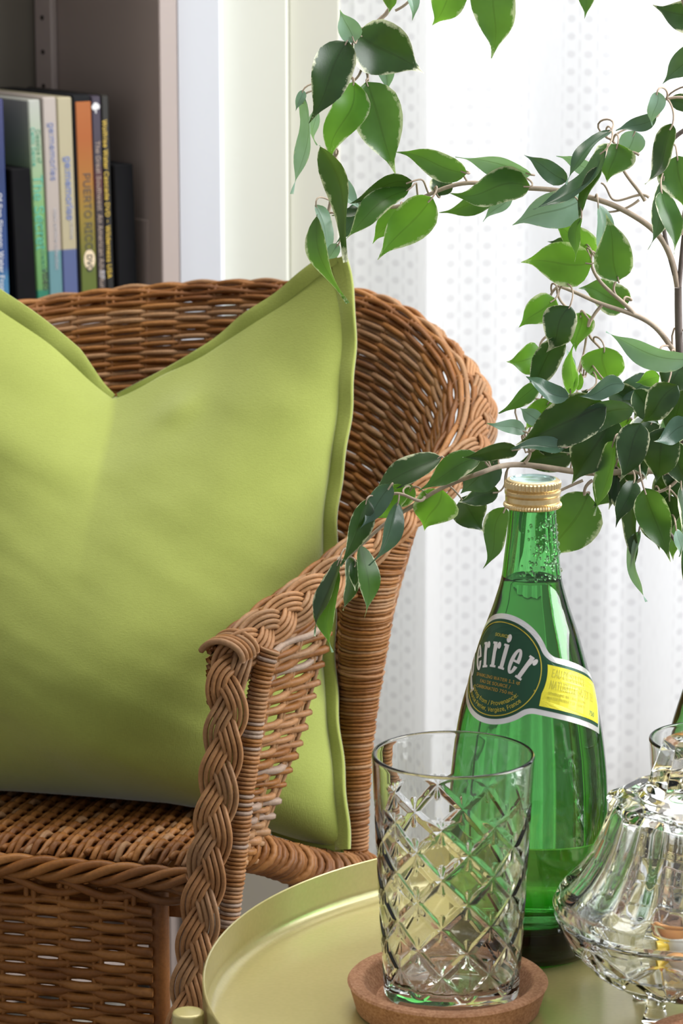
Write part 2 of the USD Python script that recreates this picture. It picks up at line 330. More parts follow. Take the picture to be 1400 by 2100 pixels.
for z in (0.05, 0.36, SH, 1.12, 1.45, 1.78, 2.08):
    part(t, 'shelf', bbox_(-0.82 + TH, -TH - 0.0015, 0.012, DEP - 0.006, z - 0.018, z), 'shelf_taupe')
st = part(t, 'mounting_strip', bbox_(-TH - 0.0045, -TH, DEP - 0.042, DEP - 0.012, SH, 1.1, 0.0008), 'strip_taupe')
part(t, 'bead', bbox_(-TH - 0.007, -TH, DEP - 0.047, DEP - 0.042, SH, 1.1, 0.0015), 'strip_taupe')
for k in range(14):
    z = SH + 0.03 + 0.032 * k
    q = trimesh.creation.cylinder(0.0022, 0.002, sections=12); q.apply_transform(trimesh.geometry.align_vectors([0, 0, 1], UB)); q.apply_translation(bpt(-TH - 0.0047, DEP - 0.027, z))
    part(st, 'peg_hole', q, 'hole_dark')

# ---- disc cases and books on the shelf
def textm(txt, h, depth, bold=False):
    m = meshkit.text_mesh(txt, h, depth, bold); return np.array(m.vertices), np.array(m.faces)
def book(name, label, cat, top_px, bot_px, width_px, depth, mat, texts=(), d=0.03, top_y=None, thin=None, edge=None, bev=0.0012, gap=0.0):
    """a case or book whose spine is seen between top_px=(x,y of the spine's top left) and bot_px (bottom left), width_px wide"""
    u0, z1 = shelf_uz(*top_px, d); ub, zb = shelf_uz(*bot_px, d); uw = shelf_uz(top_px[0] + width_px, top_px[1], d)[0] - u0 - gap
    lean = (u0 - ub) / (z1 - zb); z0 = SH + 0.0008
    t = thing(name, label, cat, bpt(u0 + uw / 2, d + depth / 2, z0))
    def put(v): # local (x right, y depth, z up) -> leaning about its base
        v = np.asarray(v, float); return np.array([bpt(u0 - lean * (z1 - z0) + a + lean * c, d + b, z0 + c) for a, b, c in v])
    H = z1 - z0
    v, f = bevbox((0, 0, 0), (uw, depth, H), bev)
    part(t, 'case', (put(v), f[:, ::-1]), mat)
    if edge:
        v, f = bevbox((uw * 0.0, -0.0006, 0.002), (uw * edge[1], 0.002, H - 0.002), 0.0004); part(t, 'cover_edge', (put(v), f[:, ::-1]), edge[0])
    for txt, h, xc, ztop, ink, bold in texts:
        v, f = textm(txt, h, 0.0003, bold)
        L = np.stack([uw * xc - h / 2 + v[:, 1] * 0 + (h - v[:, 1]) * 0 + v[:, 1] * 1.0, -0.0002 - v[:, 2], H - ztop - v[:, 0]], 1)
        part(t, 'lettering', (put(L), f), ink)
    return t, put, uw, H
zt = 0.875
spine('spine_green', [(0.0, (0.02, 0.20, 0.12)), (0.10, (0.02, 0.20, 0.12)), (0.11, (0.12, 0.30, 0.09)), (0.45, (0.20, 0.42, 0.15)), (0.75, (0.42, 0.50, 0.36)), (0.96, (0.52, 0.52, 0.50)), (1.0, (0.6, 0.6, 0.6))], SH, zt)
spine('spine_teal', [(0.0, (0.13, 0.28, 0.31)), (0.270, (0.13, 0.28, 0.31)), (0.272, (0.46, 0.39, 0.35)), (1.0, (0.52, 0.46, 0.42))], SH, zt)
spine('spine_navy', [(0.0, (0.09, 0.12, 0.27)), (0.270, (0.09, 0.12, 0.27)), (0.272, (0.47, 0.41, 0.26)), (1.0, (0.50, 0.45, 0.30))], SH, zt)
spine('spine_orange', [(0.0, (0.10, 0.15, 0.02)), (0.20, (0.12, 0.15, 0.02)), (0.42, (0.30, 0.20, 0.025)), (0.60, (0.40, 0.15, 0.02)), (0.75, (0.42, 0.11, 0.015)), (1.0, (0.46, 0.14, 0.025))], SH, zt)
spine('spine_purple', [(0.0, (0.03, 0.025, 0.025)), (0.45, (0.05, 0.035, 0.04)), (0.56, (0.11, 0.025, 0.03)), (0.64, (0.055, 0.045, 0.06)), (0.9, (0.06, 0.045, 0.08)), (1.0, (0.05, 0.045, 0.045))], SH, zt)
spine('spine_black', [(0.0, (0.010, 0.010, 0.010)), (1.0, (0.022, 0.020, 0.016))], SH, zt)
spine('spine_blue', [(0.0, (0.05, 0.20, 0.38)), (0.17, (0.05, 0.20, 0.38)), (0.22, (0.02, 0.07, 0.24)), (0.6, (0.015, 0.035, 0.14)), (1.0, (0.05, 0.05, 0.16))], SH, zt)
DC = 0.135
book('book', 'dark blue book with white spine lettering at the left end of the shelf', 'book', (-32, 204), (-19, 590), 39, 0.14, 'spine_blue', [('A Summer', 0.0075, 0.42, 0.018, 'ink_white', False), ('Of San Simeon: Water From Home', 0.0050, 0.60, 0.082, 'ink_white', False)], d=0.03)
book('disc_case', 'short black case leaning beside the dark blue book', 'disc case', (22, 347), (34, 590), 41, 0.125, 'black_plastic', d=0.028, edge=None)
book('disc_case', 'white and green disc case leaning left with green script lettering', 'disc case', (57, 205), (76, 600), 25, DC, 'spine_green', [('Classics of', 0.0042, 0.70, 0.026, 'ink_green', False), ('Celtic Dance', 0.0042, 0.28, 0.024, 'ink_teal', False), ('The Secret', 0.0095, 0.50, 0.066, 'ink_teal', False), ('Garden of Ireland', 0.0042, 0.66, 0.105, 'ink_green', False), ('VIDEO', 0.0045, 0.72, 0.150, 'ink_dark', True)], d=0.03)
book('disc_case', 'pale beige disc case with a teal foot', 'disc case', (86.5, 200), (101.5, 600), 28.5, DC, 'spine_teal', [('ge:memories', 0.0062, 0.60, 0.022, 'ink_blue', False), ('video archive collection', 0.0036, 0.62, 0.098, 'ink_grey', False)], d=0.03)
book('disc_case', 'pale yellow disc case with a blue foot', 'disc case', (116, 200), (130.5, 600), 31, DC, 'spine_navy', [('ge:memories', 0.0068, 0.60, 0.052, 'ink_blue', True), ('video archive', 0.0040, 0.68, 0.092, 'ink_grey', False)], d=0.03)
tb, put, uw, H = book('disc_case', 'black disc case with an orange to green spine reading PUERTO RICO', 'disc case', (149, 196), (163, 600), 36.5, DC, 'black_sheen', [], d=0.030)
v, f = bevbox((uw * 0.12, -0.0008, 0.0), (uw * 0.99, 0.001, H * 0.97), 0.0006); part(tb, 'spine_sleeve', (put(v), f[:, ::-1]), 'spine_orange')
def spine_text(tb, put, txt, h, x, ztop, ink, H, bold=False, y=-0.0009):
    v, f = textm(txt, h, 0.0003, bold); part(tb, 'lettering', (put(np.stack([x - h / 2 + v[:, 1], y - v[:, 2], H - ztop - v[:, 0]], 1)), f), ink)
spine_text(tb, put, 'PUERTO RICO', 0.0075, uw * 0.60, 0.069, 'ink_dark', H)
th_ = np.linspace(0, 2 * np.pi, 28, endpoint=False); el = Polygon(np.stack([uw * 0.6 + 0.0058 * np.cos(th_), 0.0092 * np.sin(th_)], 1))
e3 = trimesh.creation.extrude_polygon(el, 0.0003, engine='earcut'); v = e3.vertices
part(tb, 'badge', (put(np.stack([v[:, 0], -0.0009 - v[:, 2], H - 0.1475 + v[:, 1]], 1)), e3.faces), 'ink_cream')
spine_text(tb, put, 'DVD', 0.0055, uw * 0.60, 0.1425, 'ink_dark', H, True, -0.00125)
tb, put, uw, H = book('disc_case', 'dark purple disc case with a pale emblem and tan lettering', 'disc case', (187, 197), (200.5, 600), 19, DC, 'spine_purple', [('The Great Southwest  An American Adventure', 0.0046, 0.50, 0.040, 'ink_sand', False), ('RF', 0.0050, 0.5, 0.157, 'ink_grey', True)], d=0.03)
el = unary_union([affinity.translate(Point(0, 0).buffer(0.0026), uw * 0.42 + a, b) for a, b in ((-0.0016, 0), (0.0016, 0.0004), (0, 0.0016))] + [sbox(uw * 0.42 - 0.0006, -0.0055, uw * 0.42 + 0.0006, 0)])
e3 = trimesh.creation.extrude_polygon(el, 0.0003, engine='earcut'); v = e3.vertices
part(tb, 'emblem', (put(np.stack([v[:, 0], -0.0002 - v[:, 2], H - 0.010 + v[:, 1]], 1)), e3.faces), 'ink_white')
book('disc_case', 'black disc case with yellow italic lettering, last before the short black case', 'disc case', (207, 195), (220, 600), 15.5, DC, 'spine_black', [('Wolfrise Water Cascade DVD - Wilderness USA', 0.0046, 0.35, 0.022, 'ink_gold', False)], d=0.03)
book('disc_case', 'short plain black case standing at the right end of the row', 'disc case', (233, 338), (243, 600), 40, 0.125, 'black_plastic', d=0.026)

# ================================================================ wicker armchair
CAN = lambda: CANES[rng.integers(len(CANES))]
RO = 0.013
crest_px = [(-50, 628, 2.29), (100, 606, 2.31), (250, 586, 2.305), (400, 575, 2.29), (540, 572, 2.265), (672, 582, 2.235), (758, 602, 2.205), (828, 640, 2.17), (890, 700, 2.13),
            (922, 775, 2.085), (914, 848, 2.05), (882, 915, 2.02), (833, 970, 1.995), (780, 1030, 1.97), (700, 1098, 1.94), (620, 1165, 1.905), (540, 1222, 1.87), (470, 1275, 1.835), (428, 1312, 1.815)]
C0r = [(-.28, 2.22), (-.22, 2.225), (-.165, 2.215), (-.11, 2.195), (-.065, 2.165), (-.03, 2.125), (-.014, 2.085), (-.003, 2.05), (.004, 2.02), (.007, 1.995), (.008, 1.975), (.008, 1.955), (.006, 1.935), (.003, 1.915)]
Lw = np.array([(-.555, 1.86, .575), (-.585, 1.98, .60), (-.585, 2.08, .635), (-.53, 2.18, .68), (-.44, 2.265, .728)])
C1 = np.vstack([Lw, ats(crest_px)]); C1[:, 2] -= RO
OC = np.array([-0.25, 2.02])
c0 = []
for i, p in enumerate(C1):
    j = i - len(Lw)
    if i < 2 or j >= len(C0r): c0.append(p - np.array([0, 0, 0.17]))
    elif j < 0: q = p[:2] + (OC - p[:2]) * 0.22; c0.append(np.r_[q, 0.385])
    else: c0.append(np.array([*C0r[j], 0.385]))
C0 = np.array(c0)
dS = np.r_[0, np.cumsum(np.linalg.norm(np.diff(C1, axis=0), axis=1))]; SL = dS[-1]
f1, f0 = PchipInterpolator(dS, C1), PchipInterpolator(dS, C0)
f1 = CubicSpline(dS, C1)
def shell(s, t):
    s, t = np.broadcast_arrays(np.asarray(s, float), np.asarray(t, float))
    a, b = f0(s), f1(s); m = (a + b) / 2; cvec = np.zeros_like(m); cvec[..., :2] = OC - m[..., :2]
    cvec /= np.maximum(np.linalg.norm(cvec, axis=-1, keepdims=True), 1e-9)
    wgt = np.clip((dS[len(Lw) + 13] - s) / 0.08, 0, 1) * np.clip((s - dS[1]) / 0.08, 0, 1)
    m = m + cvec * (0.022 * wgt)[..., None]
    t = t[..., None]; return (1 - t) ** 2 * a + 2 * t * (1 - t) * m + t ** 2 * b
def shell_n(s, t):
    e = 1e-3; ds = shell(s + e, t) - shell(s - e, t); dt = shell(s, t + e) - shell(s, t - e)
    n = np.cross(ds, dt); n /= np.linalg.norm(n, axis=-1, keepdims=True); dt /= np.linalg.norm(dt, axis=-1, keepdims=True)
    return n, dt
# the outward normal points away from the middle of the tub
_n, _ = shell_n(np.array([dS[10]]), np.array([0.9])); SG = 1.0 if (_n[0, :2] @ (f1(dS[10])[:2] - OC)) > 0 else -1.0
def roll(s, a):
    """the rim rolled outwards: a = 0 at the top of the shell"""
    s, a = np.broadcast_arrays(np.asarray(s, float), np.asarray(a, float)); P = f1(s); n, w = shell_n(s, np.full(s.shape, 0.985)); n = SG * n
    P = P + RO * (n * (1 - np.cos(a))[..., None] + w * np.sin(a)[..., None])
    nn = -n * np.cos(a)[..., None] + w * np.sin(a)[..., None]
    return P, nn
chair = thing('wicker_armchair', 'brown woven wicker tub armchair with braided rim holding the green cushion', 'armchair', (-0.22, 2.0, 0))
SPC = 0.0285; KS = SL / round(SL / SPC); nst = int(round(SL / KS))
AMP, WR = 0.0019, 0.00235
s13 = dS[len(Lw) + 13]; s2 = dS[2]
def phase(s): return math.pi * np.asarray(s) / KS
sgrid = np.linspace(0.002, SL - 0.002, int(SL / 0.0042))
NT = 96
for j in range(NT):
    tt = (j + 0.5) / NT
    s = sgrid if tt > 0.80 else sgrid[(sgrid > s2) & (sgrid < s13 - 0.004 - 0.11 * (0.8 - tt))]
    wob = 0.0006 * np.sin(40 * s + 7 * j)
    P = shell(s, np.full(len(s), tt)); n, w = shell_n(s, np.full(len(s), tt))
    P = P - SG * n * (AMP * np.cos(phase(s) + math.pi * j))[:, None] + w * wob[:, None]
    part(chair, 'weaver', tube(P, WR * (1 + 0.08 * rng.standard_normal()), 5), CAN(), True)
NR = 5
for j in range(NR):
    a = (j + 0.7) / NR * math.radians(100)
    P, nn = roll(sgrid, np.full(len(sgrid), a)); P = P + nn * (AMP * np.cos(phase(sgrid) + math.pi * j))[:, None]
    part(chair, 'weaver', tube(P, WR * 1.03, 5), CAN(), True)
stk = []
for k in range(nst):
    for dk in (-0.09, 0.09):
        s = (k + 0.5 + dk) * KS
        if not 0.01 < s < SL - 0.01: continue
        t0 = 0.0 if s2 < s < s13 - 0.09 else 0.79
        P = shell(np.full(26, s), np.linspace(t0, 1, 26)); Q, _ = roll(np.full(9, s), np.linspace(0.2, math.radians(104), 9))
        stk.append(tube(np.vstack([P, Q]), 0.0017, 5))
part(chair, 'stakes', join(stk), 'cane_c', True, kind='stuff', label='upright double stakes of the woven back')

def braid(path, nrm, A=0.0070, B=0.0032, Lp=0.084, cr=0.00175, ncane=4, name='braid_strand', mats=('cane_braid', 'cane_d', 'cane_braid')):
    P = np.asarray(path, float); d = np.r_[0, np.cumsum(np.linalg.norm(np.diff(P, axis=0), axis=1))]
    n = int(d[-1] / 0.0024); u = np.linspace(0, d[-1], n); P = np.stack([np.interp(u, d, P[:, k]) for k in range(3)], 1)
    Nn = np.stack([np.interp(u, d, np.asarray(nrm)[:, k]) for k in range(3)], 1)
    from scipy.ndimage import gaussian_filter1d
    P = gaussian_filter1d(P, 3, axis=0, mode='nearest'); Nn = gaussian_filter1d(Nn, 6, axis=0, mode='nearest')
    T = np.gradient(P, axis=0); T /= np.linalg.norm(T, axis=1, keepdims=True)
    Nn -= (Nn * T).sum(1, keepdims=True) * T; Nn /= np.linalg.norm(Nn, axis=1, keepdims=True); L = np.cross(Nn, T)
    for k in range(3):
        ph = 2 * math.pi * u / Lp + 2 * math.pi * k / 3
        x, z = A * np.sin(ph), B * np.sin(2 * ph)
        dx = A * np.cos(ph) * 2 * math.pi / Lp
        q = np.stack([-dx, np.ones_like(dx)], 1); q /= np.linalg.norm(q, axis=1, keepdims=True)   # perpendicular to the strand: along T, along L
        m = []
        for c in range(ncane):
            o = (c - (ncane - 1) / 2) * cr * 1.96
            sag = -0.0007 * ((c - (ncane - 1) / 2) ** 2) / 2.25
            cen = P + T * (o * q[:, 0:1]) + L * (x + o * q[:, 1])[:, None] + Nn * (z + sag + 0.0002 * rng.standard_normal())[:, None]
            m.append(tube(cen, cr * (1 + 0.07 * rng.standard_normal()), 6))
        part(chair, name, join(m), mats[k], True)
sb = np.linspace(0.0, SL - 0.004, 260)
Pb, nb = roll(sb, np.full(len(sb), math.radians(128)))
n_, w_ = shell_n(sb, np.full(len(sb), 0.98)); outn = SG * n_; outn[:, 2] = 0; outn /= np.linalg.norm(outn, axis=1, keepdims=True)
Pb = Pb + outn * 0.0035 - np.array([0, 0, 0.002])
front = np.vstack([Pb[-1] + np.array([-0.004, -0.008, -0.006]), ats([(462, 1370, 1.795), (466, 1420, 1.79), (460, 1500, 1.79), (450, 1600, 1.788), (436, 1700, 1.785), (421, 1800, 1.782), (407, 1900, 1.78), (394, 2000, 1.778), (382, 2100, 1.776), (360, 2300, 1.775), (330, 2620, 1.775)])])
front[-1, 2] = max(front[-1, 2], 0.004)
fr = spline(front, 120)
nrmb = np.vstack([outn + np.array([0, -0.8, 0.5]), np.repeat([[-0.05, -1.0, 0.12]], len(fr) - 1, 0)])
braid(np.vstack([Pb, fr[1:]]), nrmb)

def wound(path, r, wire, pitch, sq=1.0, tilt=0.0, jitter=0.12):
    P = np.asarray(path, float); d = np.r_[0, np.cumsum(np.linalg.norm(np.diff(P, axis=0), axis=1))]; n = int(d[-1] / pitch)
    u = (np.arange(n) + 0.5) / n * d[-1]; Q = np.stack([np.interp(u, d, P[:, k]) for k in range(3)], 1); R = np.interp(u, d, np.broadcast_to(r, (len(P),)))
    T, N, B = frames(Q); th = np.arange(15) * 2 * math.pi / 14; out = []
    for i in range(n):
        tl = tilt + jitter * 0.3 * rng.standard_normal(); rr = R[i] * (1 + 0.02 * rng.standard_normal())
        ring = Q[i] + rr * (N[i] * np.cos(th)[:, None] + sq * B[i] * np.sin(th)[:, None]) + T[i] * (rr * tl * np.sin(th + 0.6))[:, None]
        out.append(tube(ring, wire * (1 + 0.1 * rng.standard_normal()), 5, cap=False))
    return out
def wound_parts(path, r, wire, pitch, mats, core='cane_c', name='winding', **k):
    rings = wound(path, r, wire, pitch, **k); groups = {}
    for i, rg in enumerate(rings):
        key = mats[(i // 3 + int(rng.integers(0, 3))) % len(mats)]; groups.setdefault(key, []).append(rg)
    for key, l in groups.items(): part(chair, name, join(l), key, True, kind='stuff')
    part(chair, 'post', tube(path, np.broadcast_to(r, (len(path),)) * 0.97, 12), core, True)
# rear post below the arm, tapering to the seat rail
pp = spline(ats([(790, 1080, 1.965), (762, 1180, 1.962), (744, 1330, 1.967), (732, 1480, 1.967), (726, 1620, 1.963), (729, 1790, 1.958)]), 40)
wound_parts(pp, np.interp(np.linspace(0, 1, 40), [0, 0.3, 0.6, 1], [0.0205, 0.0175, 0.0120, 0.0088]), 0.0013, 0.0026, ['cane_a', 'cane_b', 'cane_d', 'cane_a', 'cane_braid'], tilt=0.08)
pp = spline(ats([(729, 1790, 1.958), (735, 1900, 1.958), (752, 2600, 1.96)]), 30); pp[-1, 2] = max(0.002, pp[-1, 2])
part(chair, 'leg', tube(pp, 0.012, 12), 'cane_b', True)
# front post beside the braid
pp = spline(ats([(552, 1330, 1.815), (533, 1400, 1.812), (517, 1500, 1.81), (500, 1620, 1.806), (486, 1740, 1.804), (470, 1880, 1.80), (455, 2050, 1.797), (420, 2600, 1.79)]), 60); pp[-1, 2] = max(pp[-1, 2], 0.003)
wound_parts(pp, 0.0062, 0.0014, 0.0028, ['cane_d', 'cane_braid', 'cane_grey', 'cane_b', 'cane_braid'])
ew = spline(ats([(424, 1322, 1.812), (440, 1306, 1.806), (470, 1304, 1.800), (500, 1322, 1.797), (508, 1345, 1.798)]), 30)
for k_, o_ in enumerate((-0.0105, -0.0062, -0.002, 0.0022, 0.0064)):
    tdir = unit(f1(SL)[:3] - f1(SL - 0.02)[:3])
    part(chair, 'end_wrap', tube(ew + tdir * (-o_ - 0.004) + np.array([0, 0, 0.0012 * math.cos(k_) - 0.002]), 0.0021, 6), ['cane_d', 'cane_braid', 'cane_b', 'cane_d', 'cane_braid'][k_], True)
# woven side panel between the front post and its free edge
fl, frr = spline(ats([(548, 1345, 1.818), (530, 1420, 1.816), (512, 1520, 1.812), (495, 1650, 1.808), (482, 1770, 1.806)]), 60), spline(ats([(672, 1285, 1.872), (640, 1410, 1.862), (605, 1530, 1.852), (565, 1640, 1.842), (520, 1765, 1.83)]), 60)
for j in range(32):
    k = j / 31 * 59; a = np.array([np.interp(k, range(60), fl[:, i]) for i in range(3)]); b = np.array([np.interp(k, range(60), frr[:, i]) for i in range(3)])
    x = np.linspace(0, 1.03, 24)[:, None]; P = a + (b - a) * x; nn = unit(np.cross(b - a, [0, 0, 1])); L = np.linalg.norm(b - a)
    P = P + nn * (0.0022 * np.cos(x * 3.0 * math.pi + math.pi * (j % 2))) + np.array([0, 0, 1]) * 0.0008 * rng.standard_normal()
    part(chair, 'weaver', tube(P, 0.0026 * (1 + 0.1 * rng.standard_normal()), 6), ['cane_d', 'cane_grey', 'cane_a', 'cane_b', 'cane_braid'][rng.integers(5)], True)
part(chair, 'stakes', join([tube(fl + (frr - fl) * x, 0.0018, 6) for x in (0.17, 0.22, 0.50, 0.55, 0.83, 0.88, 0.99)]), 'cane_d', True, kind='stuff')
# seat rail with coarse winding
pp = spline(ats([(470, 1742, 1.825), (520, 1748, 1.84), (590, 1768, 1.868), (665, 1784, 1.908), (745, 1784, 1.958)]), 40)
wound_parts(pp, 0.0115, 0.0028, 0.0062, ['cane_c', 'cane_a', 'cane_b'], tilt=0.5, jitter=0.5)
# seat
def seat_z(y): return 0.424 - 0.09 * (y - 1.815)
SP = Polygon([(-.56, 1.935), (-.10, 1.822), (-.078, 1.85), (-.06, 1.93), (-.06, 2.02), (-.08, 2.12), (-.2, 2.21), (-.38, 2.21), (-.52, 2.12)])
bv, av = unit([0.42, 0.907]), unit([0.80, 0.60]); pitch, ridge = 0.0041, 0.0235
pn = np.array([bv[1], -bv[0]])
O2 = np.array([-.1, 1.82]); cnt = 0
for j in range(-140, 140):
    base = O2 + pn * (j * pitch); ln = LineString([base - bv * 1.0, base + bv * 1.0]).intersection(SP)
    if ln.is_empty or ln.length < 0.02 or ln.geom_type != 'LineString': continue
    c = np.array(ln.coords); n = int(ln.length / 0.0033) + 2; q = c[0] + (c[1] - c[0]) * np.linspace(0, 1, n)[:, None]
    k = np.linalg.solve(np.stack([av, bv], 1), (q - O2).T)[1] / ridge
    z = seat_z(q[:, 1]) + 0.0020 * np.cos(2 * math.pi * k) * 1.0 + 0.0012 * np.cos(math.pi * (k + j))
    e = np.linspace(0, 1, n); z = z - 0.006 * (np.exp(-e * ln.length / 0.006))
    part(chair, 'seat_strand', tube(np.c_[q, z], 0.0024, 5), CAN(), True); cnt += 1
part(chair, 'seat_board', trimesh.creation.extrude_polygon(SP.buffer(-0.006), 0.008, engine='earcut').apply_translation([0, 0, 0.378]), 'cane_c')
# seat edge rope and apron
e0, e1 = np.array([-.56, 1.925]), np.array([-.098, 1.8115])
ed = unit(e1 - e0); en = np.array([ed[1], -ed[0]]); EL = np.linalg.norm(e1 - e0)
def edge_pt(x, out, z): q = e0 + ed * x; b = -0.012 * math.sin(math.pi * min(max(x / EL, 0), 1)) * 0.3; return np.r_[q + en * (out), z]
xs_ = np.linspace(0, EL, 160)
for k in range(4):
    ph = xs_ / 0.075 * 2 * math.pi + k * math.pi / 2
    P = np.array([edge_pt(x, 0.004 + 0.0045 * math.cos(p), seat_z(1.82) - 0.012 + 0.0055 * math.sin(p)) for x, p in zip(xs_, ph)])
    part(chair, 'edge_strand', tube(P, 0.0032, 6), ['cane_a', 'cane_c', 'cane_b', 'cane_a'][k], True)
    P = np.array([edge_pt(x, 0.002 + 0.0035 * math.cos(1 - p), seat_z(1.82) - 0.024 + 0.0045 * math.sin(1 - p)) for x, p in zip(xs_, ph)])
    if k % 2: part(chair, 'edge_strand', tube(P, 0.0028, 6), 'cane_c', True)
AS = 0.0231; xe = EL - 0.026
rows = 60; xs_ = np.linspace(0, xe, 130)
for j in range(rows):
    z = 0.388 - j * 0.0047
    P = np.array([edge_pt(x, 0.0026 * math.cos(math.pi * (xe - x - 0.004) / AS + math.pi * j), z + 0.0007 * math.sin(9 * x + j * 2.1)) for x in xs_])
    part(chair, 'weaver', tube(P, 0.00295 * (1 + 0.07 * rng.standard_normal()), 5), CANES[[0, 2, 0, 1, 2, 0][rng.integers(6)]], True)
part(chair, 'stakes', join([tube(np.array([edge_pt(xe - 0.004 - AS * (k + 0.5) + o, 0, z) for z in np.linspace(0.40, 0.10, 8)]), 0.0019, 6) for k in range(-1, 18) for o in (-0.0026, 0.0026) if xe - 0.004 - AS * (k + 0.5) < xe]), 'cane_a', True, kind='stuff')
for x, o in ((xe, 0),): part(chair, 'leg', tube(np.array([edge_pt(x + 0.002, -0.006, z) for z in np.linspace(0.40, 0.0, 12)]), 0.007, 10), 'cane_c', True)
for q in ((-.50, 2.14), (-.555, 1.94), (-0.03, 2.14)): part(chair, 'leg', tube(np.array([[q[0], q[1], 0.40], [q[0], q[1], 0.2], [q[0], q[1], 0.0]]), 0.011, 10), 'cane_c', True)

# ================================================================ cushion
def edge(l, n): return spline(ats(l), n)
NU, NV = 110, 120
right = edge([(700, 1742, 1.905), (694, 1660, 1.915), (676, 1500, 1.945), (664, 1330, 1.972), (664, 1180, 1.992), (668, 1040, 2.01), (688, 900, 2.027), (702, 760, 2.045), (706, 640, 2.06), (690, 530, 2.072)], NV)
left = edge([(-270, 1640, 2.03), (-300, 1400, 2.05), (-300, 1100, 2.075), (-290, 800, 2.10), (-265, 545, 2.13)], NV)
top = np.vstack([edge([(-265, 545, 2.13), (-110, 560, 2.128), (0, 628, 2.122), (70, 676, 2.116), (150, 742, 2.108), (205, 795, 2.102), (232, 815, 2.10)], NU // 2)[:-1],
                 edge([(232, 815, 2.10), (262, 802, 2.10), (350, 757, 2.10), (420, 722, 2.10), (500, 668, 2.095), (590, 606, 2.085), (650, 558, 2.077), (690, 530, 2.072)], NU // 2 + 1)])
bottom = edge([(-270, 1640, 2.03), (0, 1630, 2.01), (200, 1634, 1.995), (390, 1655, 1.97), (560, 1706, 1.94), (700, 1742, 1.905)], NU)
u, v = np.linspace(0, 1, NU)[:, None, None], np.linspace(0, 1, NV)[None, :, None]
from scipy.ndimage import gaussian_filter1d as gf1
topx = np.pad(top, ((60, 60), (0, 0)), mode='reflect', reflect_type='odd'); topS = gf1(topx, 15, axis=0)[60:-60]; topS = topS + (1 - u[:, 0]) * (top[0] - topS[0]) + u[:, 0] * (top[-1] - topS[-1])
MS = (1 - v) * bottom[:, None] + v * topS[:, None] + v ** 4 * (top - topS)[:, None] + (1 - u) * left[None] + u * right[None] - ((1 - u) * (1 - v) * bottom[0] + u * (1 - v) * bottom[-1] + (1 - u) * v * top[0] + u * v * top[-1])
FD = unit([-0.06, -0.98, 0.12])
uu, vv = u[..., 0] * 2 - 1, v[..., 0] * 2 - 1
ux = uu - 0.12 * (1 - uu ** 2)
shp = np.clip(1 - np.abs(ux) ** 1.8, 0, 1) ** 0.80 * np.where(vv < -0.25, np.clip(1 - (np.abs(vv + 0.25) / 0.75) ** 2.4, 0, 1) ** 0.55, np.clip(1 - (np.abs(vv + 0.25) / 1.25) ** 1.7, 0, 1) ** 0.9)
shp = shp * (1 - 0.26 * np.exp(-((uu - 0.02) / 0.36) ** 2) * np.clip((vv - 0.35) / 0.65, 0, 1) ** 1.3)
fold = 0.006 * np.exp(-((vv - 0.56 - 0.10 * uu) / 0.11) ** 2) / (1 + np.exp((uu - 0.0) * 4)) + 0.006 * np.exp(-((vv - 0.80) / 0.09) ** 2 - ((uu - 0.27) / 0.10) ** 2)
low = 1 + 0.18 * np.exp(-((vv + 0.35) / 0.5) ** 2)
wr = (meshkit.fbm(np.stack([MS[..., 0] * 6, MS[..., 2] * 26 + 2 * MS[..., 0] * 6, 0 * MS[..., 0]], -1), 3, 3) - 0.5) * 0.0055 + (meshkit.fbm(np.stack([MS[..., 0] * 26, MS[..., 2] * 44, 0 * MS[..., 0]], -1), 2, 9) - 0.5) * 0.002
pin = np.exp(-((np.abs(uu) - 1) / 0.16) ** 2) * np.sin(vv * 34) * 0.0010
hf = 0.112 * shp * low + fold * np.clip(shp * 4, 0, 1) + (wr + pin) * np.minimum(1, 4 * (1 - np.abs(uu)) + 0.05) * np.minimum(1, 4 * (1 - np.abs(vv)) + 0.02) * np.clip(shp * 3, 0, 1)
hb = -0.05 * shp
FS, BS = MS + FD * hf[..., None], MS + FD * hb[..., None]
FS[..., 2] = np.maximum(FS[..., 2], np.where(FS[..., 0] < -0.055, seat_z(FS[..., 1]) + 0.0078, -9))
BS[..., 2] = np.maximum(BS[..., 2], np.where(BS[..., 0] < -0.055, seat_z(BS[..., 1]) + 0.0078, -9))
ff = grid_faces(NU, NV)
cush = thing('cushion', 'lime green linen cushion with chopped top leaning in the wicker armchair', 'cushion', tuple(MS[NU // 2, 0]))
vv_, fc_ = join([(FS.reshape(-1, 3), ff), (BS.reshape(-1, 3), ff[:, ::-1])])
mm = trimesh.Trimesh(vv_, fc_, process=False); mm.merge_vertices(digits_vertex=6)
part(cush, 'cover', (mm.vertices, mm.faces), 'linen_green', True)
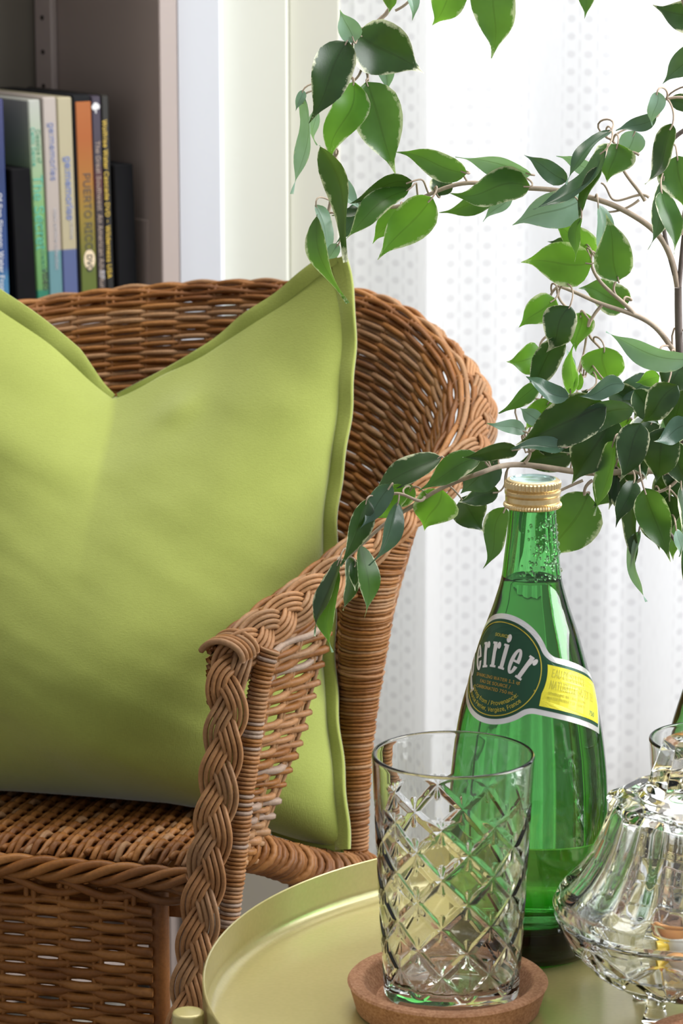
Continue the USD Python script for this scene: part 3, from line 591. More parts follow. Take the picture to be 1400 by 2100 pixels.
def flange(edge_pts, inner_pts, w, name='flange'):
    e = np.asarray(edge_pts); o = e - np.asarray(inner_pts); T = np.gradient(e, axis=0); T /= np.linalg.norm(T, axis=1, keepdims=True)
    o -= (o * T).sum(1, keepdims=True) * T; o /= np.maximum(np.linalg.norm(o, axis=1, keepdims=True), 1e-9)
    from scipy.ndimage import gaussian_filter1d
    o = gaussian_filter1d(o, 3, axis=0, mode='nearest'); o /= np.linalg.norm(o, axis=1, keepdims=True); n = np.cross(T, o)
    W = np.broadcast_to(w, (len(e),))[:, None]; wav = (0.0011 * np.sin(np.arange(len(e)) * 0.45))[:, None]
    ring = [e - o * 0.004 + n * 0.0022, e + o * W * 0.5 + n * (0.0014 + wav), e + o * W * 0.92 + n * (0.0022 + wav), e + o * W + n * wav, e + o * W * 0.92 - n * (0.0022 - wav), e + o * W * 0.5 - n * (0.0014 - wav), e - o * 0.004 - n * 0.0022]
    Vg = np.stack(ring, 1); Vg[..., 2] = np.maximum(Vg[..., 2], np.where(Vg[..., 0] < -0.05, seat_z(Vg[..., 1]) + 0.0084, -9)); part(cush, name, (Vg.reshape(-1, 3), grid_faces(len(e), 7, close_m=True)), 'linen_green', True)
flange(MS[-1], MS[-8], np.interp(np.linspace(0, 1, NV), [0, 0.12, 0.5, 0.75, 1], [0.007, 0.008, 0.0105, 0.0105, 0.008]))
flange(MS[NU // 2:, -1], MS[NU // 2:, -8], np.interp(np.linspace(0, 1, NU - NU // 2), [0, 0.28, 0.55, 1], [0.0015, 0.003, 0.0075, 0.0085]))
flange(MS[:NU // 2, -1], MS[:NU // 2, -8], np.interp(np.linspace(0, 1, NU // 2), [0, 0.80, 1], [0.0120, 0.0105, 0.0025]))
flange(MS[NU // 2 + 10:, 0], MS[NU // 2 + 10:, 8], 0.0022)
flange(MS[0], MS[8], 0.0105)

# ================================================================ tray table
TC, TR, RIM, FL = np.array([0.159, 1.464]), 0.2324, 0.480, 0.4555
tray = thing('tray_table', 'round mustard green metal tray table with low rim and tube legs', 'table', (*TC, 0))
pr = [(0, FL - 0.0015)] + [(TR - 0.0085 + 0.0085 * math.sin(a) , FL - 0.0015 + 0.0085 * (1 - math.cos(a))) for a in np.linspace(0, math.pi / 2, 9)] + [(TR, RIM - 0.0006), (TR - 0.0006, RIM), (TR - 0.0012, RIM - 0.0006)]
pr += [(TR - 0.0012 - 0.0073 * (1 - math.cos(a)) , FL + 0.0073 * (1 - math.sin(a))) for a in np.linspace(0, math.pi / 2, 10)] + [(0, FL)]
part(tray, 'tray', lathe(pr, 192, (*TC, 0)), 'tray_lacquer', 40)
ring = np.stack([TC[0] + 0.205 * np.cos(np.linspace(0, 2 * np.pi, 97)), TC[1] + 0.205 * np.sin(np.linspace(0, 2 * np.pi, 97)), np.full(97, FL - 0.0095)], 1)
part(tray, 'ring_frame', tube(ring, 0.0075, 12, cap=False), 'tray_lacquer', True)
pegc = at(405, 2072, 1.424); pa = math.atan2(pegc[1] - TC[1], pegc[0] - TC[0])
for k in range(3):
    a = pa + k * 2 * math.pi / 3; q = TC + (TR + 0.0092) * np.array([math.cos(a), math.sin(a)])
    r = 0.0084; pr = [(0, 0), (r - 0.001, 0), (r, 0.001), (r, pegc[2] - 0.0015), (r - 0.0006, pegc[2] - 0.0005), (r - 0.002, pegc[2]), (0, pegc[2])]
    lg = part(tray, 'leg', lathe(pr, 32, (*q, 0)), 'tray_lacquer', 40)

# ================================================================ glassware
def tumbler_mesh(c, z0, H, r0, r1, nper=9, wall=0.0019, floor=0.011, seg=432, vs=0.0272):
    def R(z): return r0 + (r1 - r0) * (z / H) ** 0.85
    zo = np.linspace(0.0035, H - 0.0012, 300)
    out = [(0, 0.0012), (r0 * 0.55, 0.0012), (r0 * 0.62, 0.0), (r0 - 0.0035, 0.0), (r0 - 0.0012, 0.0012)] + [(R(z), z) for z in zo] + [(r1 - 0.0004, H - 0.0003), (r1 - 0.0012, H), (r1 - 0.0021, H - 0.0004)]
    inn = [(R(z) - wall, z) for z in np.linspace(H - 0.002, floor + 0.004, 60)] + [(R(floor) - wall - 0.0015, floor + 0.0012), (R(floor) - wall - 0.005, floor), (0, floor)]
    no = len(out); prof = np.array(out + inn)
    z_lo, z_hi = 0.010, H - 0.024
    def rad(TH, Rr, Z):
        Rr = Rr.copy(); k = np.arange(len(Z)) < no; z = Z[k][:, :]; th = TH[k]
        uu_ = th * nper / (2 * math.pi); vv_ = (z - z_lo) / vs
        per = 2 * math.pi * (r0 + r1) / 2 / nper
        d1 = np.abs(((uu_ + vv_) + 0.5) % 1 - 0.5) * per * 0.7; d2 = np.abs(((uu_ - vv_) + 0.5) % 1 - 0.5) * per * 0.7
        gr = lambda d, w, h: h * np.clip(1 - d / w, 0, 1)
        dep = np.maximum(gr(d1, 0.0027, 0.0010), gr(d2, 0.0027, 0.0010))
        # little upright cut through each crossing
        du = np.abs((2 * uu_ + 0.5) % 1 - 0.5) * per / 2
        cross = np.minimum(np.hypot(((uu_ + 0.5) % 1 - 0.5) * per, ((vv_ + 0.5) % 1 - 0.5) * vs), np.hypot((uu_ % 1 - 0.5) * per, (vv_ % 1 - 0.5) * vs))
        dep = np.maximum(dep, gr(du, 0.0016, 0.0010) * np.clip(1 - cross / 0.0085, 0, 1) ** 0.5)
        m = np.clip((z - z_lo) / 0.004, 0, 1) * np.clip((z_hi - z) / 0.004, 0, 1)
        m = np.where(z > z_hi - 0.012, m * np.clip(1.6 - cross / 0.010, 0, 1), m)
        Rr[k] = Rr[k] - dep * m * (z > z_lo - 1e-6)
        return Rr
    return lathe(prof, seg, (c[0], c[1], z0), rad)
def coaster(name, label, c, R=0.0545, h=0.0165, fl=0.006):
    pr = [(0, 0), (R - 0.006, 0), (R - 0.0045, 0.001), (R - 0.001, h - 0.003), (R, h - 0.0012), (R - 0.001, h), (R - 0.007, h), (R - 0.0085, h - 0.0008)] + [(R - 0.0085 - 0.007 * math.sin(a), fl + 0.0097 * (1 - math.sin(a))) for a in np.linspace(0.15, math.pi / 2, 7)] + [(0, fl)]
    t = thing(name, label, 'coaster', (*c, FL)); part(t, 'dish', lathe(pr, 96, (*c, FL + 0.0004)), 'cork', 35); return t
gz = FL + 0.0066
gb = atz(925, 2043, gz); gH = None
rimc = at(935.5, 1545, gb[1]); gH = rimc[2] - gz
gscale = np.linalg.norm(rimc - C) * math.cos(math.radians(5)) / FPX
r1 = 167.5 * (ray(935, 1545) * (gb[1] / ray(935, 1545)[1]) @ fw) / FPX; r0 = 137 * ((gb - C) @ fw) / FPX
print('tumbler', gb, gH, r0, r1)
coaster('coaster', 'reddish cork dish coaster under the tall cut tumbler in front', (gb[0] - 0.002, gb[1]), R=0.0535)
tg = thing('tumbler', 'tall clear tumbler with diamond cuts standing on cork in front of the green bottle', 'tumbler', (gb[0], gb[1], gz))
part(tg, 'glass_body', tumbler_mesh(gb[:2], gz + 0.0003, gH, r0, r1), 'glass_clear', True)

# ---- bottle
bb = atz(1079, 1938, FL); BK = ((bb - C) @ fw) / FPX
def half_at(y): return np.interp(y, [1045, 1100, 1180, 1236, 1290, 1350, 1400, 1462, 1540, 1600, 1660, 1760, 1880, 1915, 1945], [48.5, 52, 61, 76, 95, 113, 127, 143, 155, 160.5, 162.5, 162.5, 160, 157, 148])
def zrel(y): return at(1079, y, bb[1])[2] - FL
prof_b = []
for y in (1945, 1915, 1880, 1820, 1760, 1660, 1600, 1540, 1462, 1400, 1350, 1290, 1236, 1180, 1140, 1100, 1045):
    P = at(1079, y, bb[1]); prof_b.append((half_at(y) * ((P - C) @ fw) / FPX, P[2] - FL))
zz = np.array([p[1] for p in prof_b]); rr_ = np.array([p[0] for p in prof_b]); zz[0] = 0.004
BR = PchipInterpolator(zz, rr_); ztop = zz[-1] + 0.014
zo = np.linspace(0.004, zz[-1], 150)
r_n = rr_[-1]; rb = BR(0.004)
outer = [(0, 0.004), (rb * 0.5, 0.003), (rb * 0.75, 0.0006), (rb - 0.006, 0), (rb - 0.002, 0.0012)] + [(float(BR(z)), z) for z in zo] + [(r_n, ztop), (r_n - 0.0015, ztop + 0.001)]
WB = 0.0028
inner = [(r_n - WB, ztop)] + [(float(BR(z)) - WB, z) for z in np.linspace(zz[-1], 0.026, 90)] + [(rb - 0.008, 0.0195), (rb - 0.014, 0.0175), (rb * 0.5, 0.019), (0, 0.021)]
def bottle(name, label, c, sc, full):
    c = np.array(c); ZW = zrel(1183) * sc
    o = np.array(outer) * sc; i = np.array(inner) * sc
    t = thing(name, label, 'bottle', (*c, FL))
    part(t, 'glass_body', lathe(np.vstack([o, i]), 128, (*c, FL + 0.0003)), 'glass_bottle', True)
    zi = np.linspace(0.026, zrel(1183), 90); wz = [(0, 0.0208), (rb * 0.5, 0.0188), (rb - 0.0138, 0.0173), (rb - 0.0077, 0.0194)] + [(float(BR(z)) - WB + 0.0004, z) for z in zi] + [(float(BR(zrel(1183))) - WB - 0.0006, zrel(1183) - 0.0008), (0, zrel(1183) - 0.0010)]
    part(t, 'water', lathe(np.array(wz) * sc, 128, (*c, FL + 0.0003)), 'water_clear', True)
    # cap
    k = sc; cz = ztop + 0.001; rc = r_n + 0.0022
    y0, y1 = zrel(1040), ztop + 0.0035
    hcap = y1 - y0
    cp = [(r_n + 0.0004, 0), (rc - 0.0004, 0), (rc + 0.0004, 0.0006), (rc + 0.0007, 0.0016), (rc + 0.0004, 0.0026), (rc - 0.0008, 0.0032), (rc - 0.0002, 0.0040), (rc - 0.0002, 0.0066), (rc - 0.0010, 0.0072), (rc + 0.0002, 0.0080), (rc + 0.0003, hcap * 0.60), (rc - 0.0012, hcap * 0.66), (rc, hcap * 0.72), (rc, hcap * 0.90), (rc - 0.0010, hcap * 0.97), (rc - 0.0026, hcap)]
    cp = resample(cp, 0.0005); hh = hcap
    def knurl(TH, R, Z):
        a = ((Z > hh * 0.70) & (Z < hh * 0.92)); b = (Z > 0.0006) & (Z < 0.0030)
        return R + 0.00045 * np.cos(44 * TH) * a + 0.00028 * np.cos(60 * TH) * b
    cp = cp * k; hh *= k
    cap = part(t, 'cap', lathe(cp, 352, (*c, FL + y0 * k), knurl), 'cap_gold', 30)
    tp = np.array([(rc - 0.0026, hcap), (rc - 0.0034, hcap + 0.0001), (rc - 0.0040, hcap - 0.0007), (rc * 0.6, hcap - 0.0004), (0, hcap - 0.0003)]) * k
    part(cap, 'cap_top', lathe(tp, 96, (*c, FL + y0 * k)), 'cap_top', 30)
    return t
bot = bottle('bottle', 'green glass mineral water bottle with round label and gold cap on the tray', bb[:2], 1.0, True)
# condensation drops inside the neck, towards the right
dr = []
for k in range(130):
    a = math.radians(rng.normal(-62, 24)); z = rng.uniform(zrel(1178), zrel(1050)); rr0 = float(BR(z)) + 0.0001; s = abs(rng.normal(0.0004, 0.0003)) + 0.0003
    q = trimesh.creation.icosphere(1, s); q.vertices *= [1, 1, 1.25]; q.apply_translation([bb[0] + rr0 * math.cos(a), bb[1] + rr0 * math.sin(a), FL + z]); dr.append(q)
part(bot, 'condensation', join(dr), 'glass_drops', True, kind='stuff')

# ---- label: a flat sheet wrapped over the shoulder of the bottle
zl_ = np.linspace(0.02, zz[-1], 800); sl_ = np.r_[0, np.cumsum(np.hypot(np.diff(zl_), np.diff(BR(zl_))))]
ZC = zrel(1350); S0 = np.interp(ZC, zl_, sl_)
sina = math.sin(math.atan(-(BR(ZC + 0.03) - BR(ZC - 0.03)) / 0.06)); R0 = float(BR(ZC)) / sina; A0 = math.radians(-90 - 41)
def wrap(P, lift):
    x, y = P[:, 0], P[:, 1]; z = lift + (P[:, 2] if P.shape[1] > 2 else 0)
    rho = np.hypot(R0 - y, x); phi = np.arctan2(x, R0 - y); th = A0 + phi / sina
    s = S0 + (R0 - rho); zz_ = np.interp(s, sl_, zl_); r = BR(zz_) + z
    return np.stack([bb[0] + r * np.cos(th), bb[1] + r * np.sin(th), FL + 0.0003 + zz_ + 0.25 * z], 1)
def sheet(poly, lift, name, mat, parent, step=0.004):
    out = []
    for gmt in getattr(poly, 'geoms', [poly]):
        v, f = trimesh.creation.triangulate_polygon(gmt.segmentize(step), engine='earcut')
        v, f = trimesh.remesh.subdivide_to_size(np.c_[v, np.zeros(len(v))], f, step * 1.6, max_iter=12)
        out.append((v, f))
    v, f = join(out); n = len(v)
    V = np.vstack([wrap(v, lift), wrap(v, lift - 0.00012)])
    return part(parent, name, (V, np.vstack([f, f[:, ::-1] + n])), mat, False)
mmx = 0.001
circ = Point(0, 0).buffer(30.5 * mmx, 64); bandp = sbox(0, -20 * mmx, 76 * mmx, 12.5 * mmx)
S_ = unary_union([circ, bandp]).buffer(9 * mmx, 24).buffer(-9 * mmx, 24)
lab = sheet(S_, 0.00030, 'label', 'label_silver', bot)
sheet(S_.buffer(-3.0 * mmx, 24), 0.00048, 'label_field', 'label_green', lab)
yb = sbox(28 * mmx, -15.2 * mmx, 78 * mmx, 7.8 * mmx).difference(Point(0, 0).buffer(29.2 * mmx, 64)).intersection(sbox(0, -1, 72.5 * mmx, 1))
sheet(yb, 0.00062, 'label_band', 'label_yellow', lab)
sheet(Point(0, 0).buffer(26.0 * mmx, 64).difference(Point(0, 0).buffer(25.45 * mmx, 64)), 0.00062, 'label_ring', 'label_gold', lab)
# letters of the name, slab serifs, on an arch
def L_r():
    return unary_union([sbox(0, 0, .27, 1), sbox(-.09, 0, .38, .085), sbox(-.09, .915, .27, 1), Polygon([(.27, .62), (.33, .80), (.42, .88), (.42, 1.02), (.33, .97), (.27, .88)]), Point(.45, .88).buffer(.135)])
def L_i(): return unary_union([sbox(0, 0, .27, 1), sbox(-.09, 0, .36, .085), sbox(-.09, .915, .27, 1), Point(.135, 1.24).buffer(.165)])
def ell_(cx, cy, rx, ry): return affinity.translate(affinity.scale(Point(0, 0).buffer(1, 32), rx, ry), cx, cy)
def L_e(): return ell_(.33, .5, .33, .52).difference(ell_(.33, .5, .085, .40)).union(sbox(.2, .47, .62, .56)).difference(sbox(.36, .33, .8, .47))
def L_p(): return unary_union([sbox(0, -.62, .27, 1), sbox(-.09, -.62, .40, -.53), sbox(-.09, .915, .27, 1), ell_(.36, .5, .33, .52).difference(ell_(.36, .5, .085, .40)).intersection(sbox(.2, -.1, 1, 1.1))])
let = [(L_p(), .80), (L_e(), .76), (L_r(), .66), (L_r(), .66), (L_i(), .44), (L_e(), .76), (L_r(), .60)]
xh = 14.0 * mmx; tot = sum(w for _, w in let); xc_ = -tot / 2; pol = []; RA = 27 * mmx
for gm, w_ in let:
    mid = (xc_ + w_ / 2) * xh * 0.62 - 3.4 * mmx; th = mid / RA; s_ = affinity.scale(affinity.translate(gm, -w_ / 2 + 0.09, 0), xh * 0.60, xh * (1 + 0.5 * (mid / 0.026) ** 2 * 0.2), origin=(0, 0))
    s_ = affinity.rotate(s_, -math.degrees(th) * 0.8, origin=(0, 0)); pol.append(affinity.translate(s_, mid, 0.5 * mmx - RA * (1 - math.cos(th)))); xc_ += w_
for gm in pol: sheet(gm, 0.00066, 'lettering', 'label_white', lab, 0.0025)
def flat_text(txt, h, x, y, mat, sx=1.0, bold=False, center=True, arc=None, name='lettering'):
    v, f = textm(txt, h, 0.00004, bold); v[:, 0] *= sx
    if center: v[:, 0] -= (v[:, 0].max() + v[:, 0].min()) / 2
    if arc: a = v[:, 0] / arc; rr1 = arc - v[:, 1]; v = np.stack([rr1 * np.sin(a), -rr1 * np.cos(a), v[:, 2]], 1)
    else: v[:, 0] += x; v[:, 1] += y
    part(lab, name, (wrap(v, 0.00068), f), mat)
flat_text('SOURCE', 1.7 * mmx, 0, 17.6 * mmx, 'label_gold')
for k, tx in enumerate(('SPARKLING WATER 1.1 qt', 'EAU DE SOURCE /', 'CARBONATED 750 mL')): flat_text(tx, 1.75 * mmx, 0.5 * mmx, (-6.0 - 3.1 * k) * mmx, 'label_rust')
flat_text('Spring from / Provenance:', 2.3 * mmx, 0, 0, 'label_gold', 0.95, arc=20.0 * mmx)
flat_text('Source Perrier, Vergèze, France', 2.3 * mmx, 0, 0, 'label_gold', 0.88, arc=23.6 * mmx)
flat_text('R', 1.0 * mmx, 24.0 * mmx, -8.2 * mmx, 'label_gold')
flat_text('EAU DE SOURCE', 4.6 * mmx, 31.5 * mmx, 1.6 * mmx, 'label_olive', 0.48, center=False)
flat_text('NATURELLE GAZEIFIEE', 4.6 * mmx, 31.5 * mmx, -4.8 * mmx, 'label_olive', 0.48, center=False)
flat_text('SPARKLING NATURAL SPRING', 1.5 * mmx, 31.5 * mmx, -8.0 * mmx, 'label_olive', 0.85, center=False)
flat_text('WATER PRODUCT OF FRANCE', 1.5 * mmx, 31.5 * mmx, -10.6 * mmx, 'label_olive', 0.85, center=False)
flat_text('750', 2.6 * mmx, 64 * mmx, -13 * mmx, 'ink_green', 0.8)

# ---- second bottle and tumbler at the right edge
bc2 = np.array([0.2175, 1.648]); bottle('bottle', 'smaller green glass bottle at the far right edge behind the crystal bowl', bc2, 0.70, True)
gc2 = np.array([0.2085, 1.580]); rz = at(1400, 1515, 1.58)[2]
coaster('coaster', 'cork coaster under the short tumbler behind the crystal bowl', gc2, R=0.0350, h=0.012)
t2 = thing('tumbler', 'short cut tumbler behind the crystal bowl at the right edge', 'tumbler', (*gc2, gz))
part(t2, 'glass_body', tumbler_mesh(gc2, gz + 0.0003, rz - gz, 0.0258, 0.0360, seg=300), 'glass_clear', True)
coaster('coaster', 'empty cork coaster in front of the crystal bowl at the lower right corner', (0.2025, 1.388), R=0.0545, h=0.0125, fl=0.005)

# ---- crystal bowl with lid
kb = atz(1405, 2072, FL)[:2]; KB = (np.array([*kb, FL]) - C) @ fw / FPX
def ky(y): return at(1405, y, kb[1])[2]
RB = 272 * KB; z_b, z_r = FL + 0.0185, ky(1872)
bw = thing('candy_bowl', 'clear cut crystal bowl on small feet with a fluted lid, right of the bottle', 'bowl', (*kb, FL))
hb_ = z_r - z_b
ob = resample([(0, 0.0), (0.034, 0.0), (0.044, 0.002), (0.0525, 0.008), (0.0565, 0.014), (RB * 0.86, hb_ * 0.45), (RB * 0.95, hb_ * 0.75), (RB, hb_ - 0.001), (RB - 0.0006, hb_)], 0.0008)
ib = resample([(RB - 0.0040, hb_), (RB - 0.0045, hb_ - 0.001), (RB * 0.86 - 0.005, hb_ * 0.45), (0.051, 0.016), (0.044, 0.0085), (0.03, 0.0060), (0, 0.0055)], 0.0015)
nob = len(ob)
def cutb(TH, R, Z):
    R = R.copy(); k = np.arange(len(Z)) < nob; z, th = Z[k], TH[k]; q = np.clip((z - 0.003) / (hb_ - 0.006), 0, 1)
    u_ = th * 10 / (2 * math.pi); d1 = np.abs((u_ + 1.0 * q + .5) % 1 - .5) * 0.030; d2 = np.abs((u_ - 1.0 * q + .5) % 1 - .5) * 0.030; d3 = np.abs((u_ + .5) % 1 - .5) * 0.034
    dep = np.maximum.reduce([0.0017 * np.clip(1 - d1 / 0.0032, 0, 1), 0.0017 * np.clip(1 - d2 / 0.0032, 0, 1), 0.0013 * np.clip(1 - d3 / 0.0026, 0, 1)])
    R[k] -= dep * np.clip((hb_ - 0.006 - z) / 0.003, 0, 1) * np.clip(R[k] / 0.03 - 0.4, 0, 1); return R
part(bw, 'bowl', lathe(np.vstack([ob, ib]), 320, (*kb, z_b), cutb), 'glass_clear', True)
for k in range(4):
    a = math.radians(-133 + 90 * k); q = kb + 0.0265 * np.array([math.cos(a), math.sin(a)])
    part(bw, 'foot', lathe([(0, 0), (0.0065, 0), (0.0072, 0.0015), (0.0052, 0.008), (0.0048, 0.012), (0.0062, 0.0185), (0, 0.0188)], 32, (*q, FL + 0.0004)), 'glass_clear', True)
zc = lambda y: ky(y) - z_r
ol = [(RB + 0.0002, 0.0006), (RB + 0.0008, 0.004), (RB - 0.001, 0.0085), (RB * 0.94, 0.0135), (RB * 0.84, 0.021), (RB * 0.745, 0.031), (RB * 0.665, 0.043), (RB * 0.615, 0.0535), (RB * 0.60, 0.0585), (RB * 0.575, 0.0635), (RB * 0.49, 0.0665), (RB * 0.40, 0.0650), (RB * 0.345, 0.0670)]
ol += [(RB * 0.315, 0.073), (RB * 0.27, 0.082), (RB * 0.225, 0.092), (RB * 0.215, 0.0945), (RB * 0.17, 0.0965), (0, 0.0975)]
il = [(0, 0.060), (RB * 0.40, 0.0590), (RB * 0.53, 0.0555), (RB * 0.60, 0.043), (RB * 0.68, 0.031), (RB * 0.78, 0.0205), (RB * 0.88, 0.013), (RB - 0.0055, 0.0075), (RB - 0.005, 0.0006)]
ol, il = resample(ol, 0.0008), resample(il, 0.002); nol = len(ol)
def flute(TH, R, Z):
    R = R.copy(); k = np.arange(len(Z)) < nol; z, th = Z[k], TH[k]; r = R[k]
    f12 = np.abs(np.cos(8 * th + 0.25)); w1 = np.clip((z - 0.009) / 0.006, 0, 1) * np.clip((0.0655 - z) / 0.004, 0, 1)
    r = r - 0.0026 * (1 - f12 ** 0.7) * 0 - w1 * 0.0030 * f12 ** 3
    w2 = np.exp(-((z - 0.0615) / 0.004) ** 2); r = r + w2 * 0.0030 * np.cos(8 * th + 0.25 + math.pi / 2) * (r > RB * 0.42)
    oc = np.cos(math.pi / 6) / np.cos((th + 0.2) % (math.pi / 3) - math.pi / 6); w3 = np.clip((z - 0.068) / 0.003, 0, 1); r = r * (1 - w3 * (1 - oc))
    R[k] = r; return R
lid = part(bw, 'lid', lathe(np.vstack([ol, il]), 384, (*kb, z_r + 0.0004), flute), 'glass_clear', True)
# sweets in the bowl
def sweet(label, q, mats, rot):
    t = thing('wrapped_sweet', label, 'sweet', q); a = unit([math.cos(rot), math.sin(rot), 0.15])
    P = q + np.linspace(-0.008, 0.008, 9)[:, None] * a + np.array([0, 0, 0.006]); r = 0.0062 * np.sqrt(np.clip(1 - np.linspace(-0.96, 0.96, 9) ** 2, 0, 1)) + 0.0012
    b = part(t, 'sweet', tube(P, r, 14), mats[0], True)
    for s in (-1, 1):
        n = 24; th = np.arange(n) * 2 * math.pi / n; tr, nn, bn = a, unit(np.cross(a, [0, 0, 1])), None; bn = np.cross(tr, nn); rg = []
        for k, (d, rr1) in enumerate(((0.0075, 0.0018), (0.010, 0.0028), (0.0145, 0.0062), (0.0142, 0.0055), (0.0098, 0.0022))):
            w = rr1 * (1 + 0.25 * np.cos(6 * th) * (k in (2, 3))); rg.append(q + np.array([0, 0, 0.006]) + s * a * d + w[:, None] * (nn * np.cos(th)[:, None] + bn * np.sin(th)[:, None]))
        part(t, 'wrapper_twist', (np.vstack(rg), grid_faces(5, n, close_m=True)), mats[1], True)
zf = z_b + 0.0078
sweet('yellow wrapped sweet with white twists in the crystal bowl', np.array([kb[0] - 0.004, kb[1] - 0.014, zf]), ('candy_white', 'candy_yellow'), 0.1)
sweet('orange wrapped sweet in the crystal bowl', np.array([kb[0] - 0.004, kb[1] + 0.016, zf]), ('candy_orange', 'candy_orange'), 0.5)

# ================================================================ ficus
plant = thing('ficus_plant', 'artificial variegated weeping fig with drooping leafy branches at the right of the chair', 'plant', (0.26, 1.90, 0))
BRP = []
def branch(l, r, mat='stem_tan', name='branch'):
    P = spline(ats(l), max(8, 5 * len(l))) if len(l) > 2 else ats(l)
    rr1 = np.linspace(r[0], r[1], len(P)) * 0.00029
    if name == 'branch': BRP.append(spline(P, 60) if len(P) > 2 else P)
    part(plant, name, tube(P, rr1, 8), mat, True)
branch([(1480, 1900, 1.90), (1455, 1500, 1.88), (1425, 1150, 1.85), (1405, 960, 1.83), (1396, 800, 1.82), (1392, 700, 1.82), (1390, 590, 1.82)], (16, 8), 'stem_dark', 'trunk')
tb0 = at(1480, 1900, 1.90)
part(plant, 'trunk', tube(np.array([[tb0[0] + 0.02, 1.92, 0.20], [tb0[0] + 0.01, 1.91, 0.3], tb0]), 0.0048, 10), 'stem_dark', True)
pc = (tb0[0] + 0.02, 1.92)
part(plant, 'pot', lathe([(0, 0), (0.06, 0), (0.065, 0.004), (0.085, 0.19), (0.09, 0.192), (0.09, 0.215), (0.082, 0.215), (0.08, 0.19), (0, 0.188)], 64, (*pc, 0)), 'pot_clay', 35)
part(plant, 'soil', lathe([(0, 0.186), (0.079, 0.188), (0.07, 0.200), (0, 0.206)], 48, (*pc, 0)), 'soil', True)
y = 1.838
branch([(1390, 595, y), (1380, 545, y), (1352, 485, y), (1300, 443, y), (1250, 418, y), (1210, 405, y), (1120, 388, y), (1040, 383, y), (960, 375, y), (900, 390, y), (835, 418, y), (800, 425, y)], (7, 4))
branch([(1390, 600, y), (1378, 545, y), (1366, 500, y), (1362, 430, y)], (6, 4), 'stem_dark')
branch([(1391, 600, y), (1396, 540, y), (1402, 480, y)], (6, 5), 'stem_dark')
branch([(1345, 400, y), (1357, 370, y), (1363, 310, y), (1385, 280, y), (1420, 258, y)], (4, 5), 'stem_dark')
branch([(1322, 412, y), (1300, 380, y), (1270, 330, y), (1263, 300, y), (1243, 282, y)], (4, 2.5))
branch([(1310, 318, y), (1290, 312, y), (1265, 318, y), (1230, 312, y)], (3, 2.5))
branch([(1330, 405, y), (1300, 402, y), (1255, 408, y), (1245, 390, y), (1232, 375, y)], (3, 2))
branch([(1310, 410, y), (1280, 428, y), (1240, 435, y)], (3, 2))
branch([(1420, 760, y), (1372, 706, y), (1340, 668, y), (1290, 642, y), (1230, 622, y), (1180, 600, y), (1143, 586, y)], (7, 3.5))
branch([(1300, 645, y), (1265, 610, y), (1225, 570, y), (1212, 540, y), (1214, 518, y)], (5, 3))
branch([(1265, 610, y), (1258, 592, y), (1268, 570, y)], (3, 2.5))
branch([(1236, 624, y), (1215, 650, y), (1207, 685, y), (1222, 705, y), (1236, 722, y)], (4, 2.5))
branch([(1208, 655, y), (1202, 690, y), (1192, 740, y), (1188, 760, y), (1200, 772, y)], (3, 2))
branch([(1145, 586, y), (1128, 610, y), (1140, 640, y)], (3, 2.5)); branch([(1142, 588, y), (1148, 615, y), (1165, 632, y)], (3, 2.5)); branch([(1120, 690, y), (1108, 705, y), (1110, 728, y)], (3, 2))
yb_ = 1.79
branch([(1406, 965, 1.82), (1380, 966, 1.79), (1300, 966, yb_), (1230, 970, yb_), (1170, 966, yb_), (1110, 957, yb_), (1050, 953, yb_), (990, 968, 1.77), (930, 990, 1.80), (880, 1015, 1.805), (855, 1032, 1.805), (800, 1066, 1.805), (740, 1118, 1.805), (700, 1152, 1.805)], (8, 3.5), 'stem_tan')
branch([(1195, 985, yb_), (1170, 996, yb_), (1140, 1010, yb_)], (3.5, 3)); branch([(1075, 950, yb_), (1084, 938, yb_), (1087, 925, yb_)], (4, 3)); branch([(1215, 985, yb_), (1200, 1000, yb_), (1198, 1016, yb_)], (4, 3))
branch([(870, 1020, 1.80), (840, 1020, 1.79), (810, 1012, 1.79), (780, 1030, 1.79), (760, 1055, 1.79)], (3.5, 3), 'stem_tan')
branch([(1330, 966, yb_), (1290, 990, yb_), (1268, 975, yb_)], (4, 3)); branch([(1395, 975, yb_), (1370, 1000, yb_), (1320, 1012, yb_)], (4, 3)); branch([(1360, 1075, yb_), (1385, 1110, yb_)], (4, 4), 'stem_dark')
yu = 1.872
branch([(1395, 480, y), (1430, 200, 1.84), (1300, -160, 1.86), (1050, -230, 1.86), (880, -110, yu), (815, -12, yu), (790, 30, yu), (752, 62, yu), (732, 88, yu), (718, 140, yu), (706, 172, yu), (690, 250, yu), (686, 340, yu), (680, 400, yu), (672, 440, yu)], (7, 4))
branch([(733, 88, yu), (738, 120, yu), (752, 148, yu), (753, 168, yu)], (3.5, 3)); branch([(742, 135, yu), (735, 155, yu), (722, 168, yu)], (3, 2.5)); branch([(722, 92, yu), (714, 108, yu), (698, 132, yu)], (4, 3))
branch([(880, -110, yu), (850, -10, yu), (830, 10, yu), (810, 22, yu)], (4, 3)); branch([(1050, -230, 1.86), (1030, -120, 1.86), (1020, -50, 1.86)], (4, 3)); branch([(1000, -230, 1.86), (950, -90, 1.86), (938, -28, 1.86)], (4, 3)); branch([(1180, -200, 1.86), (1205, -80, 1.86), (1205, -38, 1.86)], (4, 3)); branch([(1430, 200, 1.84), (1425, 120, 1.84), (1440, 45, 1.84)], (4, 3)); branch([(1430, 230, 1.84), (1400, 200, 1.83), (1360, 205, 1.83)], (4, 3))

